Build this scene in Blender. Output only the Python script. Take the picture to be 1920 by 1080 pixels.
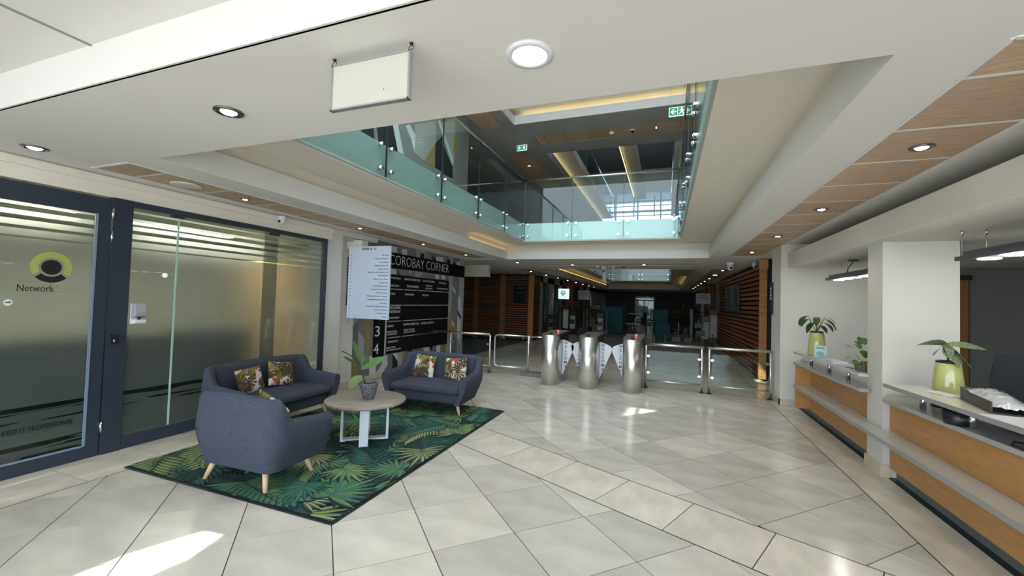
import bpy, bmesh, math, random
from mathutils import Vector, Matrix
for o in list(bpy.data.objects): bpy.data.objects.remove(o)
EXPO = 0.15; SKY = 4.9; SUNE = 11.5; COVE = 1.3
SC = bpy.context.scene
COL = SC.collection
R_ = random.Random(7)

# ------------------------------------------------------------------ camera, world, sun, exposure
yaw, pit, rol = -0.35600738, 0.02972233, 0.03092483
fv = Vector((math.sin(yaw)*math.cos(pit), math.cos(yaw)*math.cos(pit), math.sin(pit)))
rv = Vector((math.cos(yaw), -math.sin(yaw), 0)); uv_ = rv.cross(fv)
r2 = rv*math.cos(rol)+uv_*math.sin(rol); u2 = -rv*math.sin(rol)+uv_*math.cos(rol)
cd = bpy.data.cameras.new('camera'); cam = bpy.data.objects.new('camera', cd); COL.objects.link(cam)
cam.matrix_world = Matrix(((r2.x, u2.x, -fv.x, 0), (r2.y, u2.y, -fv.y, 0), (r2.z, u2.z, -fv.z, 1.6), (0, 0, 0, 1)))
cd.sensor_width = 36; cd.lens = 777.6/1920*36; cd.clip_start = .05; cd.clip_end = 300
SC.camera = cam
SC.view_settings.view_transform = 'Standard'; SC.view_settings.look = 'None'
SC.view_settings.gamma = 1; SC.view_settings.use_curve_mapping = False
SC.view_settings.exposure = EXPO
w = bpy.data.worlds.new('sky'); SC.world = w; w.use_nodes = True
bg = w.node_tree.nodes['Background']; bg.inputs[0].default_value = (.77, .89, 1, 1); bg.inputs[1].default_value = SKY
SUN = Vector((.64, .77, -1)).normalized()
sl = bpy.data.lights.new('sun', 'SUN'); sl.energy = SUNE; sl.angle = .009; sl.color = (1, .95, .87)
so = bpy.data.objects.new('sun', sl); COL.objects.link(so)
so.rotation_euler = SUN.to_track_quat('-Z', 'Y').to_euler(); so.location = (-8, -10, 14)

# ------------------------------------------------------------------ helpers
def mat(name, col, rough=.5, metal=0, spec=.5, noise=0, nscale=6, bump=0, bscale=60, emit=0, alpha=1, coat=0, rnd=0, stretch=None, ndetail=4):
    m = bpy.data.materials.new(name); m.use_nodes = True; nt = m.node_tree; b = nt.nodes['Principled BSDF']
    b.inputs['Base Color'].default_value = (*col, 1); b.inputs['Roughness'].default_value = rough
    b.inputs['Metallic'].default_value = metal; b.inputs['Specular IOR Level'].default_value = spec
    b.inputs['Coat Weight'].default_value = coat
    if emit: b.inputs['Emission Color'].default_value = (*col, 1); b.inputs['Emission Strength'].default_value = emit
    if noise or bump or rnd:
        tc = nt.nodes.new('ShaderNodeTexCoord'); src = tc.outputs['Object']
        if stretch:
            mp = nt.nodes.new('ShaderNodeMapping'); mp.inputs['Scale'].default_value = stretch
            nt.links.new(src, mp.inputs[0]); src = mp.outputs[0]
    if noise:
        n = nt.nodes.new('ShaderNodeTexNoise'); n.inputs['Scale'].default_value = nscale; n.inputs['Detail'].default_value = ndetail
        nt.links.new(src, n.inputs['Vector'])
        r = nt.nodes.new('ShaderNodeValToRGB')
        r.color_ramp.elements[0].position = .3; r.color_ramp.elements[1].position = .7
        r.color_ramp.elements[0].color = (*[c*(1-noise) for c in col], 1); r.color_ramp.elements[1].color = (*[min(1, c*(1+noise)) for c in col], 1)
        nt.links.new(n.outputs['Fac'], r.inputs[0]); out = r.outputs[0]
        nt.links.new(out, b.inputs['Base Color'])
        if rnd:
            oi = nt.nodes.new('ShaderNodeObjectInfo'); mr = nt.nodes.new('ShaderNodeMapRange')
            mr.inputs[3].default_value = 1-rnd; mr.inputs[4].default_value = 1+rnd*.6
            nt.links.new(oi.outputs['Random'], mr.inputs[0])
            hs = nt.nodes.new('ShaderNodeHueSaturation'); nt.links.new(mr.outputs[0], hs.inputs['Value'])
            nt.links.new(out, hs.inputs['Color']); nt.links.new(hs.outputs[0], b.inputs['Base Color'])
    if bump:
        n2 = nt.nodes.new('ShaderNodeTexNoise'); n2.inputs['Scale'].default_value = bscale; n2.inputs['Detail'].default_value = 3
        nt.links.new(src, n2.inputs['Vector'])
        bp = nt.nodes.new('ShaderNodeBump'); bp.inputs['Strength'].default_value = bump; bp.inputs['Distance'].default_value = .002
        nt.links.new(n2.outputs['Fac'], bp.inputs['Height']); nt.links.new(bp.outputs[0], b.inputs['Normal'])
    return m

def schlick(nt, k=1.0):
    lw = nt.nodes.new('ShaderNodeLayerWeight'); lw.inputs[0].default_value = .5
    p = nt.nodes.new('ShaderNodeMath'); p.operation = 'POWER'; p.inputs[1].default_value = 5; nt.links.new(lw.outputs['Facing'], p.inputs[0])
    m = nt.nodes.new('ShaderNodeMath'); m.operation = 'MULTIPLY_ADD'; m.inputs[1].default_value = .6*k; m.inputs[2].default_value = .035*k; nt.links.new(p.outputs[0], m.inputs[0])
    return m.outputs[0]
def clear_glass(name, tint=(.86, .95, .92), refl=.9, rough=0.0):
    m = bpy.data.materials.new(name); m.use_nodes = True; nt = m.node_tree; nt.nodes.clear()
    o = nt.nodes.new('ShaderNodeOutputMaterial'); t = nt.nodes.new('ShaderNodeBsdfTransparent'); t.inputs[0].default_value = (*tint, 1)
    g = nt.nodes.new('ShaderNodeBsdfGlossy'); g.inputs['Roughness'].default_value = rough
    mu = schlick(nt, refl)
    x = nt.nodes.new('ShaderNodeMixShader'); nt.links.new(mu, x.inputs[0]); nt.links.new(t.outputs[0], x.inputs[1]); nt.links.new(g.outputs[0], x.inputs[2])
    nt.links.new(x.outputs[0], o.inputs[0]); return m

class MB:
    def __init__(s): s.v = []; s.f = []; s.m = []; s.sm = []
    def add(s, vs, fs, mi=0, smooth=False):
        b = len(s.v); s.v += [tuple(v) for v in vs]
        for f in fs: s.f.append([b+i for i in f]); s.m.append(mi); s.sm.append(smooth)
        return s
    def box(s, x0, x1, y0, y1, z0, z1, mi=0):
        return s.add([(x0,y0,z0),(x1,y0,z0),(x1,y1,z0),(x0,y1,z0),(x0,y0,z1),(x1,y0,z1),(x1,y1,z1),(x0,y1,z1)],
                     [(0,3,2,1),(4,5,6,7),(0,1,5,4),(1,2,6,5),(2,3,7,6),(3,0,4,7)], mi)
    def prism(s, poly, z0, z1, mi=0, smooth=False):
        a = sum(poly[i][0]*poly[(i+1)%len(poly)][1]-poly[(i+1)%len(poly)][0]*poly[i][1] for i in range(len(poly)))
        if a < 0: poly = poly[::-1]
        n = len(poly)
        s.add([(p[0],p[1],z0) for p in poly]+[(p[0],p[1],z1) for p in poly], [tuple(range(n))[::-1], tuple(range(n,2*n))], mi)
        b = len(s.v)-2*n
        for i in range(n):
            j = (i+1)%n; s.f.append([b+i, b+j, b+n+j, b+n+i]); s.m.append(mi); s.sm.append(smooth)
        return s
    def prismx(s, poly, x0, x1, mi=0):           # poly in (y,z)
        t = MB().prism(poly, x0, x1, mi); return s.add([(v[2], v[0], v[1]) for v in t.v], t.f, mi)
    def prismy(s, poly, y0, y1, mi=0):           # poly in (x,z)
        t = MB().prism([(p[0], -p[1]) for p in poly], y0, y1, mi); return s.add([(v[0], v[2], -v[1]) for v in t.v], t.f, mi)
    def obox(s, c, ax, ay, az, mi=0):            # oriented box: centre and three half vectors
        c = Vector(c); ax, ay, az = Vector(ax), Vector(ay), Vector(az)
        vs = [c+ax*i+ay*j+az*k for k in (-1,1) for i,j in ((-1,-1),(1,-1),(1,1),(-1,1))]
        return s.add(vs, [(0,3,2,1),(4,5,6,7),(0,1,5,4),(1,2,6,5),(2,3,7,6),(3,0,4,7)], mi)
    def tube(s, p0, p1, r, n=12, r1=None, mi=0, cap=True):
        p0, p1 = Vector(p0), Vector(p1); d = (p1-p0).normalized(); a = d.orthogonal().normalized(); b = d.cross(a)
        r1 = r if r1 is None else r1; k = len(s.v)
        for p, rr in ((p0, r), (p1, r1)):
            for i in range(n):
                t = 2*math.pi*i/n; s.v.append(tuple(p+a*math.cos(t)*rr+b*math.sin(t)*rr))
        for i in range(n):
            j = (i+1)%n; s.f.append([k+i, k+j, k+n+j, k+n+i]); s.m.append(mi); s.sm.append(True)
        if cap: s.f += [[k+i for i in range(n)][::-1], [k+n+i for i in range(n)]]; s.m += [mi]*2; s.sm += [False]*2
        return s
    def path(s, pts, r, n=8, mi=0):
        pts = [Vector(p) for p in pts]; k = len(s.v); rr = r if hasattr(r, '__len__') else [r]*len(pts)
        a = None
        for i, p in enumerate(pts):
            d = (pts[min(i+1, len(pts)-1)]-pts[max(i-1, 0)]).normalized()
            a = d.orthogonal().normalized() if a is None else (a-d*a.dot(d)).normalized()
            b = d.cross(a)
            for j in range(n):
                t = 2*math.pi*j/n; s.v.append(tuple(p+a*math.cos(t)*rr[i]+b*math.sin(t)*rr[i]))
        for i in range(len(pts)-1):
            for j in range(n):
                j2 = (j+1)%n; s.f.append([k+i*n+j, k+i*n+j2, k+(i+1)*n+j2, k+(i+1)*n+j]); s.m.append(mi); s.sm.append(True)
        e = k+(len(pts)-1)*n
        s.f += [[k+j for j in range(n)][::-1], [e+j for j in range(n)]]; s.m += [mi]*2; s.sm += [False]*2
        return s
    def lathe(s, prof, c=(0,0,0), n=28, mi=0, sx=1, sy=1):   # prof: (r,z)
        k = len(s.v); L = len(prof)
        for r, z in prof:
            for i in range(n):
                t = 2*math.pi*i/n; s.v.append((c[0]+r*sx*math.cos(t), c[1]+r*sy*math.sin(t), c[2]+z))
        for a in range(L-1):
            for i in range(n):
                j = (i+1)%n; s.f.append([k+a*n+i, k+a*n+j, k+(a+1)*n+j, k+(a+1)*n+i]); s.m.append(mi); s.sm.append(True)
        s.f += [[k+i for i in range(n)][::-1], [k+(L-1)*n+i for i in range(n)]]; s.m += [mi]*2; s.sm += [False]*2
        return s
    def grid(s, fn, nu, nv, mi=0, closeu=False):
        k = len(s.v)
        for i in range(nu):
            for j in range(nv): s.v.append(tuple(fn(i, j)))
        for i in range(nu if closeu else nu-1):
            for j in range(nv-1):
                i2 = (i+1)%nu; s.f.append([k+i*nv+j, k+i2*nv+j, k+i2*nv+j+1, k+i*nv+j+1]); s.m.append(mi); s.sm.append(True)
        return s
    def build(s, name, mt, parent=None, bevel=0, seg=2, loc=None, rotz=0, kind=None, label=None, fixn=False):
        me = bpy.data.meshes.new(name); me.from_pydata(s.v, [], s.f)
        for m in (mt if isinstance(mt, (list, tuple)) else [mt]): me.materials.append(m)
        me.polygons.foreach_set('material_index', s.m); me.polygons.foreach_set('use_smooth', s.sm)
        if fixn:
            bm = bmesh.new(); bm.from_mesh(me); bmesh.ops.recalc_face_normals(bm, faces=bm.faces); bm.to_mesh(me); bm.free()
        me.update()
        o = bpy.data.objects.new(name, me); COL.objects.link(o)
        if parent: o.parent = parent
        if loc: o.location = loc
        if rotz: o.rotation_euler = (0, 0, rotz)
        if bevel:
            b = o.modifiers.new('bevel', 'BEVEL'); b.width = bevel; b.segments = seg; b.limit_method = 'ANGLE'; b.angle_limit = math.radians(40)
        if kind: o['kind'] = kind
        if label: o['label'] = label
        return o
def tag(o, label, cat, group=None):
    o['label'] = label; o['category'] = cat
    if group: o['group'] = group
    return o
def thing(name, label, cat, loc=(0,0,0), rotz=0, group=None):
    o = bpy.data.objects.new(name, None); COL.objects.link(o); o.location = loc; o.rotation_euler = (0, 0, rotz); o.empty_display_size = .1
    return tag(o, label, cat, group)
def copy_tree(o, parent=None):
    c = o.copy(); COL.objects.link(c)
    if parent: c.parent = parent
    for ch in list(o.children): copy_tree(ch, c)
    return c
def struct(name, mb, m, parent=None, **k): return mb.build(name, m, parent, kind='structure', **k)
def text_mesh(body, size, wid=None, align='LEFT', ext=.001, bold=0):
    cu = bpy.data.curves.new('t', 'FONT'); cu.body = body; cu.size = size; cu.extrude = ext; cu.align_x = align; cu.align_y = 'CENTER'; cu.offset = bold
    cu.resolution_u = 3
    o = bpy.data.objects.new('t', cu); COL.objects.link(o)
    dg = bpy.context.evaluated_depsgraph_get(); dg.update()
    me = bpy.data.meshes.new_from_object(o.evaluated_get(dg)); bpy.data.objects.remove(o); bpy.data.curves.remove(cu)
    if wid and len(me.vertices):
        xs = [v.co.x for v in me.vertices]; k = wid/(max(xs)-min(xs))
        for v in me.vertices: v.co.x *= k
    return me
def text_into(mb, body, size, M, wid=None, align='LEFT', mi=0, ext=.001, bold=0):
    me = text_mesh(body, size, wid, align, ext, bold)
    mb.add([M @ v.co for v in me.vertices], [list(p.vertices) for p in me.polygons], mi); bpy.data.meshes.remove(me)
def MX(x, y, z):   # text on a wall facing +X
    return Matrix(((0,0,1,x),(1,0,0,y),(0,1,0,z),(0,0,0,1)))
def MY(x, y, z):   # text facing -Y (towards the camera)
    return Matrix(((1,0,0,x),(0,0,-1,y),(0,1,0,z),(0,0,0,1)))
def clip_half(poly, a, b, c):   # keep a*x+b*y<=c
    out = []
    for i in range(len(poly)):
        p, q = poly[i], poly[(i+1)%len(poly)]; dp = a*p[0]+b*p[1]-c; dq = a*q[0]+b*q[1]-c
        if dp <= 0: out.append(p)
        if dp*dq < 0: t = dp/(dp-dq); out.append((p[0]+(q[0]-p[0])*t, p[1]+(q[1]-p[1])*t))
    return out
def parea(p): return abs(sum(p[i][0]*p[(i+1)%len(p)][1]-p[(i+1)%len(p)][0]*p[i][1] for i in range(len(p))))/2
def sstep(a, b, x):
    t = max(0, min(1, (x-a)/(b-a))); return t*t*(3-2*t)
def lamp(kind, name, loc, energy, col=(1, .9, .75), **k):
    l = bpy.data.lights.new(name, kind); l.energy = energy; l.color = col
    for a, v in k.items(): setattr(l, a, v)
    o = bpy.data.objects.new(name, l); COL.objects.link(o); o.location = loc; return o

# ------------------------------------------------------------------ materials
M_ceil = mat('white_plaster', (.77, .76, .735), .9, bump=.15, bscale=220)
M_wall = mat('cream_wall_paint', (.70, .68, .62), .85, bump=.2, bscale=260)
M_cream = mat('cream_cornice_paint', (.83, .78, .69), .8, bump=.1, bscale=200)
M_grey = mat('dark_grey_wall', (.16, .16, .15), .8, bump=.15, bscale=200)
M_whitewall = mat('soft_white_paint', (.76, .77, .77), .8)
M_tile = mat('cream_marble_tile', (.60, .555, .485), .16, noise=.13, nscale=2.2, rnd=.16, ndetail=9, stretch=(1, 2.2, 1))
M_tileb = mat('warm_marble_tile', (.66, .60, .51), .16, noise=.14, nscale=3, rnd=.1, ndetail=9, stretch=(2, 1, 1))
M_grout = mat('dark_grout', (.06, .05, .045), .8)
M_black = mat('black_strip', (.02, .02, .022), .35)
M_woodp = mat('oak_ceiling_panel', (.54, .38, .25), .45, noise=.2, nscale=5, stretch=(1.5, 9, 1), ndetail=8, rnd=.12)
M_woodc = mat('amber_veneer', (.50, .26, .08), .38, noise=.1, nscale=5, stretch=(1, 1.2, 7), ndetail=8)
M_slat = mat('red_brown_timber', (.27, .105, .045), .55, noise=.25, nscale=6, stretch=(3, 3, 14), rnd=.3, spec=.25)
M_post = mat('orange_timber', (.42, .19, .07), .45, noise=.2, nscale=6, stretch=(3, 3, 10), rnd=.2)
M_alu = mat('charcoal_powder_coat', (.030, .040, .062), .38)
M_steel = mat('brushed_steel', (.70, .69, .67), .33, metal=1, noise=.06, nscale=30, stretch=(1, 1, .1))
M_chrome = mat('polished_steel', (.75, .75, .76), .14, metal=1)
M_whitep = mat('white_plastic', (.80, .82, .84), .35)
M_blackp = mat('black_plastic', (.012, .012, .014), .35)
M_glass = clear_glass('clear_glass')
M_bal = clear_glass('green_tinted_glass', (.86, .93, .91), 1.0)
M_lamp = mat('lit_lamp_disc', (1, .96, .9), emit=14)
M_lampw = mat('lit_white_lamp_disc', (.95, 1, 1), emit=5)
M_signw = mat('white_board_face', (.82, .84, .86), .35)
M_top = mat('grey_laminate', (.40, .39, .38), .22)
M_ledge = mat('white_gloss_laminate', (.76, .72, .62), .12)
M_ledgee = mat('grey_edge_band', (.32, .32, .32), .3)
M_toek = mat('grey_plinth', (.13, .15, .15), .35)
M_skirt = mat('beige_marble_skirting', (.62, .54, .40), .2, noise=.1, nscale=8)

HOLE1 = [(-4.95, -.95), (-4.58, -.95), (-4.50, -.52), (-4.56, -.28), (-4.74, -.30), (-4.92, -.70)]  # unseen ceiling slot shaped to throw the front sun patch
HOLE2 = [(-5.43, .24), (-5.02, .77), (-4.84, 1.07), (-5.34, 1.10), (-5.40, .68)]  # unseen canopy slot shaped to throw the sun patch near the turnstiles
HOLE3 = [(-2.75, 4.75), (-2.35, 4.75), (-2.35, 5.25), (-2.75, 5.25)]  # unseen slab slot placed to send sun onto the timber post
# ------------------------------------------------------------------ floor
fl = struct('floor', MB().box(-12, 9, -2, 45, -.15, -.004), M_grout)
XL, XR = -4.43, 1.68
def band_lo(x): return 3.20-.455*x
def band_hi(x): return 3.84-.455*x
tiles = []     # (dist, poly, kind)
G = .0035
for i in range(-30, 30):
    for j in range(-10, 110):
        if (i+j) % 2: continue
        cx, cy = -1.76+.4055*i, 2.75+.4055*(j-2)+.4055
        d = .4055-G*1.4
        P = [(cx+d, cy), (cx, cy+d), (cx-d, cy), (cx, cy-d)]
        if cy < 0 or cy > 36: continue
        P = clip_half(P, -1, 0, -(XL+.006)); P = clip_half(P, 1, 0, XR-.006) if P else P
        if len(P) < 3: continue
        for side in (0, 1):
            if side == 0: Q = clip_half(P, .455, 1, 3.20-.006)
            else: Q = clip_half(P, -.455, -1, -(3.84+.006))
            if len(Q) > 2 and parea(Q) > .004: tiles.append((math.hypot(cx, cy), Q, 0))
s_ = math.hypot(1, .455); ux, uy = 1/s_, -.455/s_; nx, ny = .455/s_, 1/s_
for k in range(-9, 4):       # tiles of the diagonal border band
    t0 = .575*k; a = (-.28+ux*t0, 3.967+uy*t0)
    P = [(a[0]+ux*G, a[1]+uy*G), (a[0]+ux*(.575-G), a[1]+uy*(.575-G))]
    P = P+[(P[1][0]-nx*.582, P[1][1]-ny*.582), (P[0][0]-nx*.582, P[0][1]-ny*.582)]
    P = [(p[0]-nx*.003, p[1]-ny*.003) for p in P]
    P = clip_half(P, -1, 0, -(XL+.006)); P = clip_half(P, 1, 0, XR-.006) if P else P
    if len(P) > 2: tiles.append((math.hypot(*a), P, 1))
for y in range(-2, 60):      # wall border strips
    y0 = .85+.6*y
    if y0 > -.6:
        tiles.append((math.hypot(-4.7, y0), [(-5.2, y0+G), (XL-.006, y0+G), (XL-.006, y0+.6-G), (-5.2, y0+.6-G)], 1))
        y1 = y0+.35
        tiles.append((math.hypot(2, y1), [(XR+.006, y1+.52-.25*.0+G), (XR+.006, y1-.08+G), (2.04, y1+G-.08), (2.04, y1+.52-G)], 1))
def rug_hidden(P): return all(-4.35 < p[0] < -2.25 and 2.45 < p[1] < 5.5 for p in P)
tiles = [t for t in tiles if not rug_hidden(t[1])]
tiles.sort(key=lambda t: t[0])
for n, (d, P, k) in enumerate(tiles[:298]):
    cx = sum(p[0] for p in P)/len(P); cy = sum(p[1] for p in P)/len(P)
    MB().prism([(p[0]-cx, p[1]-cy) for p in P], -.012, 0).build('floor_tile', M_tileb if k else M_tile, fl, loc=(cx, cy, 0))
mb = MB()
for d, P, k in tiles[298:]: mb.prism(P, -.012, 0, k)
mb.build('far_floor_tiles', [M_tile, M_tileb], fl, kind='stuff')
mb = MB()
mb.prism([(XL, -1), (XL+.006, -1), (XL+.006, 36), (XL, 36)], -.01, .0006); mb.prism([(XR-.006, -1), (XR, -1), (XR, 36), (XR-.006, 36)], -.01, .0006)
for f in (3.20, 3.84):
    mb.prism([(XL, f-.455*XL-.005), (XR, f-.455*XR-.005), (XR, f-.455*XR+.005), (XL, f-.455*XL+.005)], -.01, .0007)
mb.build('dark_divider_strip', M_black, fl)
MB().box(2.05, 2.12, .2, 8.1, -.003, .003).build('black_edge_strip', M_black, fl)
mb = MB().box(-12, -5.2, -2, 45, -.01, -.001); mb.build('office_carpet', mat('dark_green_grey_carpet', (.05, .065, .06), .9), fl)
MB().box(2.12, 8, -2, 8.1, -.01, -.001).build('reception_floor', mat('reception_carpet', (.06, .06, .06), .9), fl)
ext = struct('floor_outside', MB().box(-40, 40, -60, -2, -.3, -.02), mat('pale_paving', (.42, .40, .37), .8, noise=.1))

# ------------------------------------------------------------------ ceilings
SLOT = []
def cut(o, quads, z0, z1):
    for i, q in enumerate(quads):
        # remove the region of each quad from a flat slab by splitting around it
        pass
def slab_with_hole(mb, X0, X1, Y0, Y1, z0, z1, hole, mi=0):
    hx0 = min(p[0] for p in hole); hx1 = max(p[0] for p in hole); hy0 = min(p[1] for p in hole); hy1 = max(p[1] for p in hole)
    mb.box(X0, hx0, Y0, Y1, z0, z1, mi); mb.box(hx1, X1, Y0, Y1, z0, z1, mi)
    mb.box(hx0, hx1, Y0, hy0, z0, z1, mi); mb.box(hx0, hx1, hy1, Y1, z0, z1, mi)
    R = [(hx0, hy0), (hx1, hy0), (hx1, hy1), (hx0, hy1)]
    n = len(hole)
    for i in range(n):       # fill between bounding box and the convex hole (counter-clockwise)
        p, q = hole[i], hole[(i+1)%n]
        a, b = (q[1]-p[1]), -(q[0]-p[0])
        S = clip_half(R, -a, -b, -(a*p[0]+b*p[1]))
        R = clip_half(R, a, b, a*p[0]+b*p[1])
        if len(S) > 2 and parea(S) > 1e-5: mb.prism(S, z0, z1, mi)
ZC = 2.68
cl = MB()
# front soffit, side soffits, soffit between the two wells
cl.box(-5.06, 2.6, 1.26, 2.15, ZC, 2.90)
for (x0, x1) in ((-5.25, -4.88), (-4.35, -3.95), (.88, 1.25), (1.84, 2.6)): cl.box(x0, x1, 2.15, 10.2, ZC, 2.9)
cl.box(-4.88, -4.35, 2.15, 10.2, ZC+.02, 2.9); cl.box(1.25, 1.84, 2.15, 9.85, ZC+.02, 2.9); cl.box(1.25, 1.84, 9.85, 10.2, ZC, 2.9)
cl.box(-9, 2.6, 10.2, 11.65, ZC, 2.88); cl.box(-9, 2.6, 12.05, 13.3, ZC, 2.88)
cl.box(-9, -3.4, 11.65, 12.05, ZC, 2.88); cl.box(.75, 2.6, 11.65, 12.05, ZC, 2.88); cl.box(-3.4, .75, 11.65, 12.05, ZC+.03, 2.88)
for (x0, x1) in ((-9, -4.88), (-4.35, -3.95), (.88, 1.25), (1.84, 3.6)): cl.box(x0, x1, 13.3, 31, ZC, 2.88)
cl.box(-4.88, -4.35, 13.3, 31, ZC+.02, 2.88); cl.box(1.25, 1.84, 13.3, 31, ZC+.02, 2.88)
cl.box(-9, 3.6, 31, 38, ZC, 2.88)
ceil = struct('ceiling', cl, M_ceil)
up = MB()      # upstands behind the coves and the slab above them (first floor)
for (Y0, Y1, HY0, HY1) in ((2.15, 10.25, 2.30, 9.60), (13.3, 31, 14.3, 27)):
    up.box(-4.12, -4.0, Y0, Y1+.1, 2.88, 3.04); up.box(.93, 1.05, Y0, Y1+.1, 2.88, 3.04); up.box(-4.12, 1.05, Y1+.02, Y1+.1, 2.88, 3.04)
    up.box(-4.0, -3.34, Y0, Y1, 3.04, 3.46); up.box(.29, 1.0, Y0, Y1, 3.04, 3.46)
    up.box(-3.34, .29, HY1, Y1+.1, 3.04, 3.46); up.box(-3.34, .29, Y0-.05, HY0, 3.04, 3.46)
up.box(-9, -4.05, 1.3, 40, 2.9, 3.46); up.box(1.0, 9, 1.3, 40, 2.9, 3.46); up.box(-4.05, 1.0, 1.3, 2.15, 2.9, 3.46); up.box(-4.05, 1.0, 10.35, 13.3, 2.88, 3.46); up.box(-4.05, 1., 31.1, 40, 2.88, 3.46)
struct('floor_upper', up, M_cream)
# timber panels set in the soffit strips
def panels(x0, x1, ys, z, jw=.03, axis='y'):
    for a in ys[1:-1]:
        o = MB().box(-(x1-x0)/2+.004, (x1-x0)/2-.004, -jw/2+.004, jw/2-.004, 0, .012).build('joint_bar', M_whitewall, ceil, loc=((x0+x1)/2, a, z-.001) if axis == 'y' else (a, (x0+x1)/2, z-.001), rotz=0 if axis == 'y' else math.pi/2)
    for a, b in zip(ys[:-1], ys[1:]):
        m = MB().box(-(x1-x0)/2+.012, (x1-x0)/2-.012, -(b-a)/2+jw/2, (b-a)/2-jw/2, 0, .012)
        o = m.build('timber_panel', M_woodp, ceil)
        if axis == 'y': o.location = ((x0+x1)/2, (a+b)/2, z)
        else: o.location = ((a+b)/2, (x0+x1)/2, z); o.rotation_euler = (0, 0, math.pi/2)
ysL = [2.17, 2.47]+[2.47+.622*i for i in range(1, 12)]+[9.85]
panels(-4.88, -4.35, ysL, ZC+.006)
panels(1.25, 1.84, [1.88, 2.15+.33]+[2.48+.622*i for i in range(1, 12)]+[9.85], ZC+.006) if False else panels(1.25, 1.84, [2.17, 2.48]+[2.48+.622*i for i in range(1, 12)]+[9.85], ZC+.006)
panels(11.65, 12.05, [-3.4, -2.85]+[-2.85+.6*i for i in range(1, 6)]+[.75], ZC+.012, axis='x')
panels(-4.88, -4.35, [13.4+.9*i for i in range(19)], ZC+.006); panels(1.25, 1.84, [13.4+.9*i for i in range(19)], ZC+.006)
# white line trims round the strips
tb = MB()
for (x0, x1, y0, y1) in ((-4.88, -4.35, 2.15, 9.85), (1.25, 1.84, 2.15, 9.85)):
    tb.box(x0-.012, x0+.006, y0, y1, ZC-.006, ZC+.006); tb.box(x1-.006, x1+.012, y0, y1, ZC-.006, ZC+.006); tb.box(x0, x1, y0-.012, y0+.01, ZC-.006, ZC+.006)
struct('trim_1', tb, M_whitewall)
# entrance lobby ceiling (2.9 m) with an added slot behind the viewer, shaped for a sun patch
e = MB(); hole = [(-4.98, -1.02), (-4.62, -1.02), (-4.50, -.50), (-4.56, -.30), (-4.72, -.34), (-4.98, -.8)]
slab_with_hole(e, -12, 9, -2.0, 1.25, 2.90, 2.98, HOLE1)
e.box(-5.06, 2.6, 1.25, 1.27, 2.68, 2.9)
struct('ceiling_entrance', e, M_ceil)
struct('trim_2', MB().box(-2.92, -2.91, -2, 1.25, 2.892, 2.90), mat('ceiling_joint_grey', (.3, .3, .3), .8))  # grey line along the ceiling panel joint

# cove light strips (real lamps lying on the coffer lip)
M_cove = mat('warm_led_strip', (1, .78, .25), emit=COVE)
for n, (x0, x1, y0, y1) in enumerate(((-3.995, -3.965, 8.0, 10.2), (-3.995, -3.965, 14, 30), (.90, .92, 22, 30))):
    o = MB().box(x0, x1, y0, y1, 2.885, 2.9).build('led_strip', M_cove)
    tag(o, ['warm light strip in the left cove at its far corner, first coffer', 'long warm light strip in the left cove of the far coffer', 'warm light strip in the right cove of the far coffer', 'warm light strip across the end of the far coffer', 'short warm light strip in the right cove nearest the front soffit'][n], 'light strip')

M_cove2 = mat('warm_led_strip_upper', (1, .82, .35), emit=COVE*2)
for (x0, x1, y0, y1, lab) in ((-3.99, -3.95, 13.8, 26.8, 'warm light strip in the upper ceiling cove running away on the left'), (-1.95, -1.92, 14.8, 26, 'warm light strip beside the upper beam in the middle of the well'), (-4.0, .9, 11.10, 11.13, 'warm light strip in the upper cove above the blue white lip')):
    tag(MB().box(x0, x1, y0, y1, 6.905 if x0 != -1.95 else 8.12, 6.92 if x0 != -1.95 else 8.135).build('led_strip', M_cove2), lab, 'light strip')
# ------------------------------------------------------------------ upper storey
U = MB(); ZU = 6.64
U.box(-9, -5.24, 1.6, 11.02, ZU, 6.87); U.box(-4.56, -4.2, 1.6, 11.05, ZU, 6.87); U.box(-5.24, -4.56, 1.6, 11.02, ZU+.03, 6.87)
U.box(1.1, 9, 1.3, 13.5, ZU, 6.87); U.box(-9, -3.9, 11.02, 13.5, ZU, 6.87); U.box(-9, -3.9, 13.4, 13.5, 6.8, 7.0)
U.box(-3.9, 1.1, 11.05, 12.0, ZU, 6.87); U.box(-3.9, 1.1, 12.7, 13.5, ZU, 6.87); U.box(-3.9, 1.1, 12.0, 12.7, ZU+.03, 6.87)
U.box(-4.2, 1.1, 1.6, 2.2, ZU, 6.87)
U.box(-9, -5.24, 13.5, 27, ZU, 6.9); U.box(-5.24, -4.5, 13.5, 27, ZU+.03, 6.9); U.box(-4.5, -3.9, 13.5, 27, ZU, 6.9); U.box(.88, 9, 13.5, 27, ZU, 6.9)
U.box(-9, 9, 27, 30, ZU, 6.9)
struct('trim_5', MB().box(-4.18, 1.08, 10.99, 11.015, ZU-.002, 6.87).box(-4.195, -4.17, 1.6, 11.015, ZU-.003, 6.87).box(1.07, 1.095, 1.6, 11.015, ZU-.003, 6.87), M_whitewall)  # lip faced white, daylight on it put into the colour
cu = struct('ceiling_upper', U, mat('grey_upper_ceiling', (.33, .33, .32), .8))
V = MB(); V.box(-5.3, 1.4, 1.3, 2.5, 7.05, 7.25); slab_with_hole(V, -5.3, 1.4, 4.6, 5.4, 7.05, 7.25, HOLE3); V.box(-5.3, 1.4, 8.0, 11.3, 7.02, 7.25); V.box(-4.40, -4.36, 1.6, 11.3, 6.87, 7.04); V.box(1.3, 1.34, 1.6, 11.3, 6.87, 7.04); V.box(-4.4, 1.3, 11.2, 11.3, 6.87, 7.02)
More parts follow.
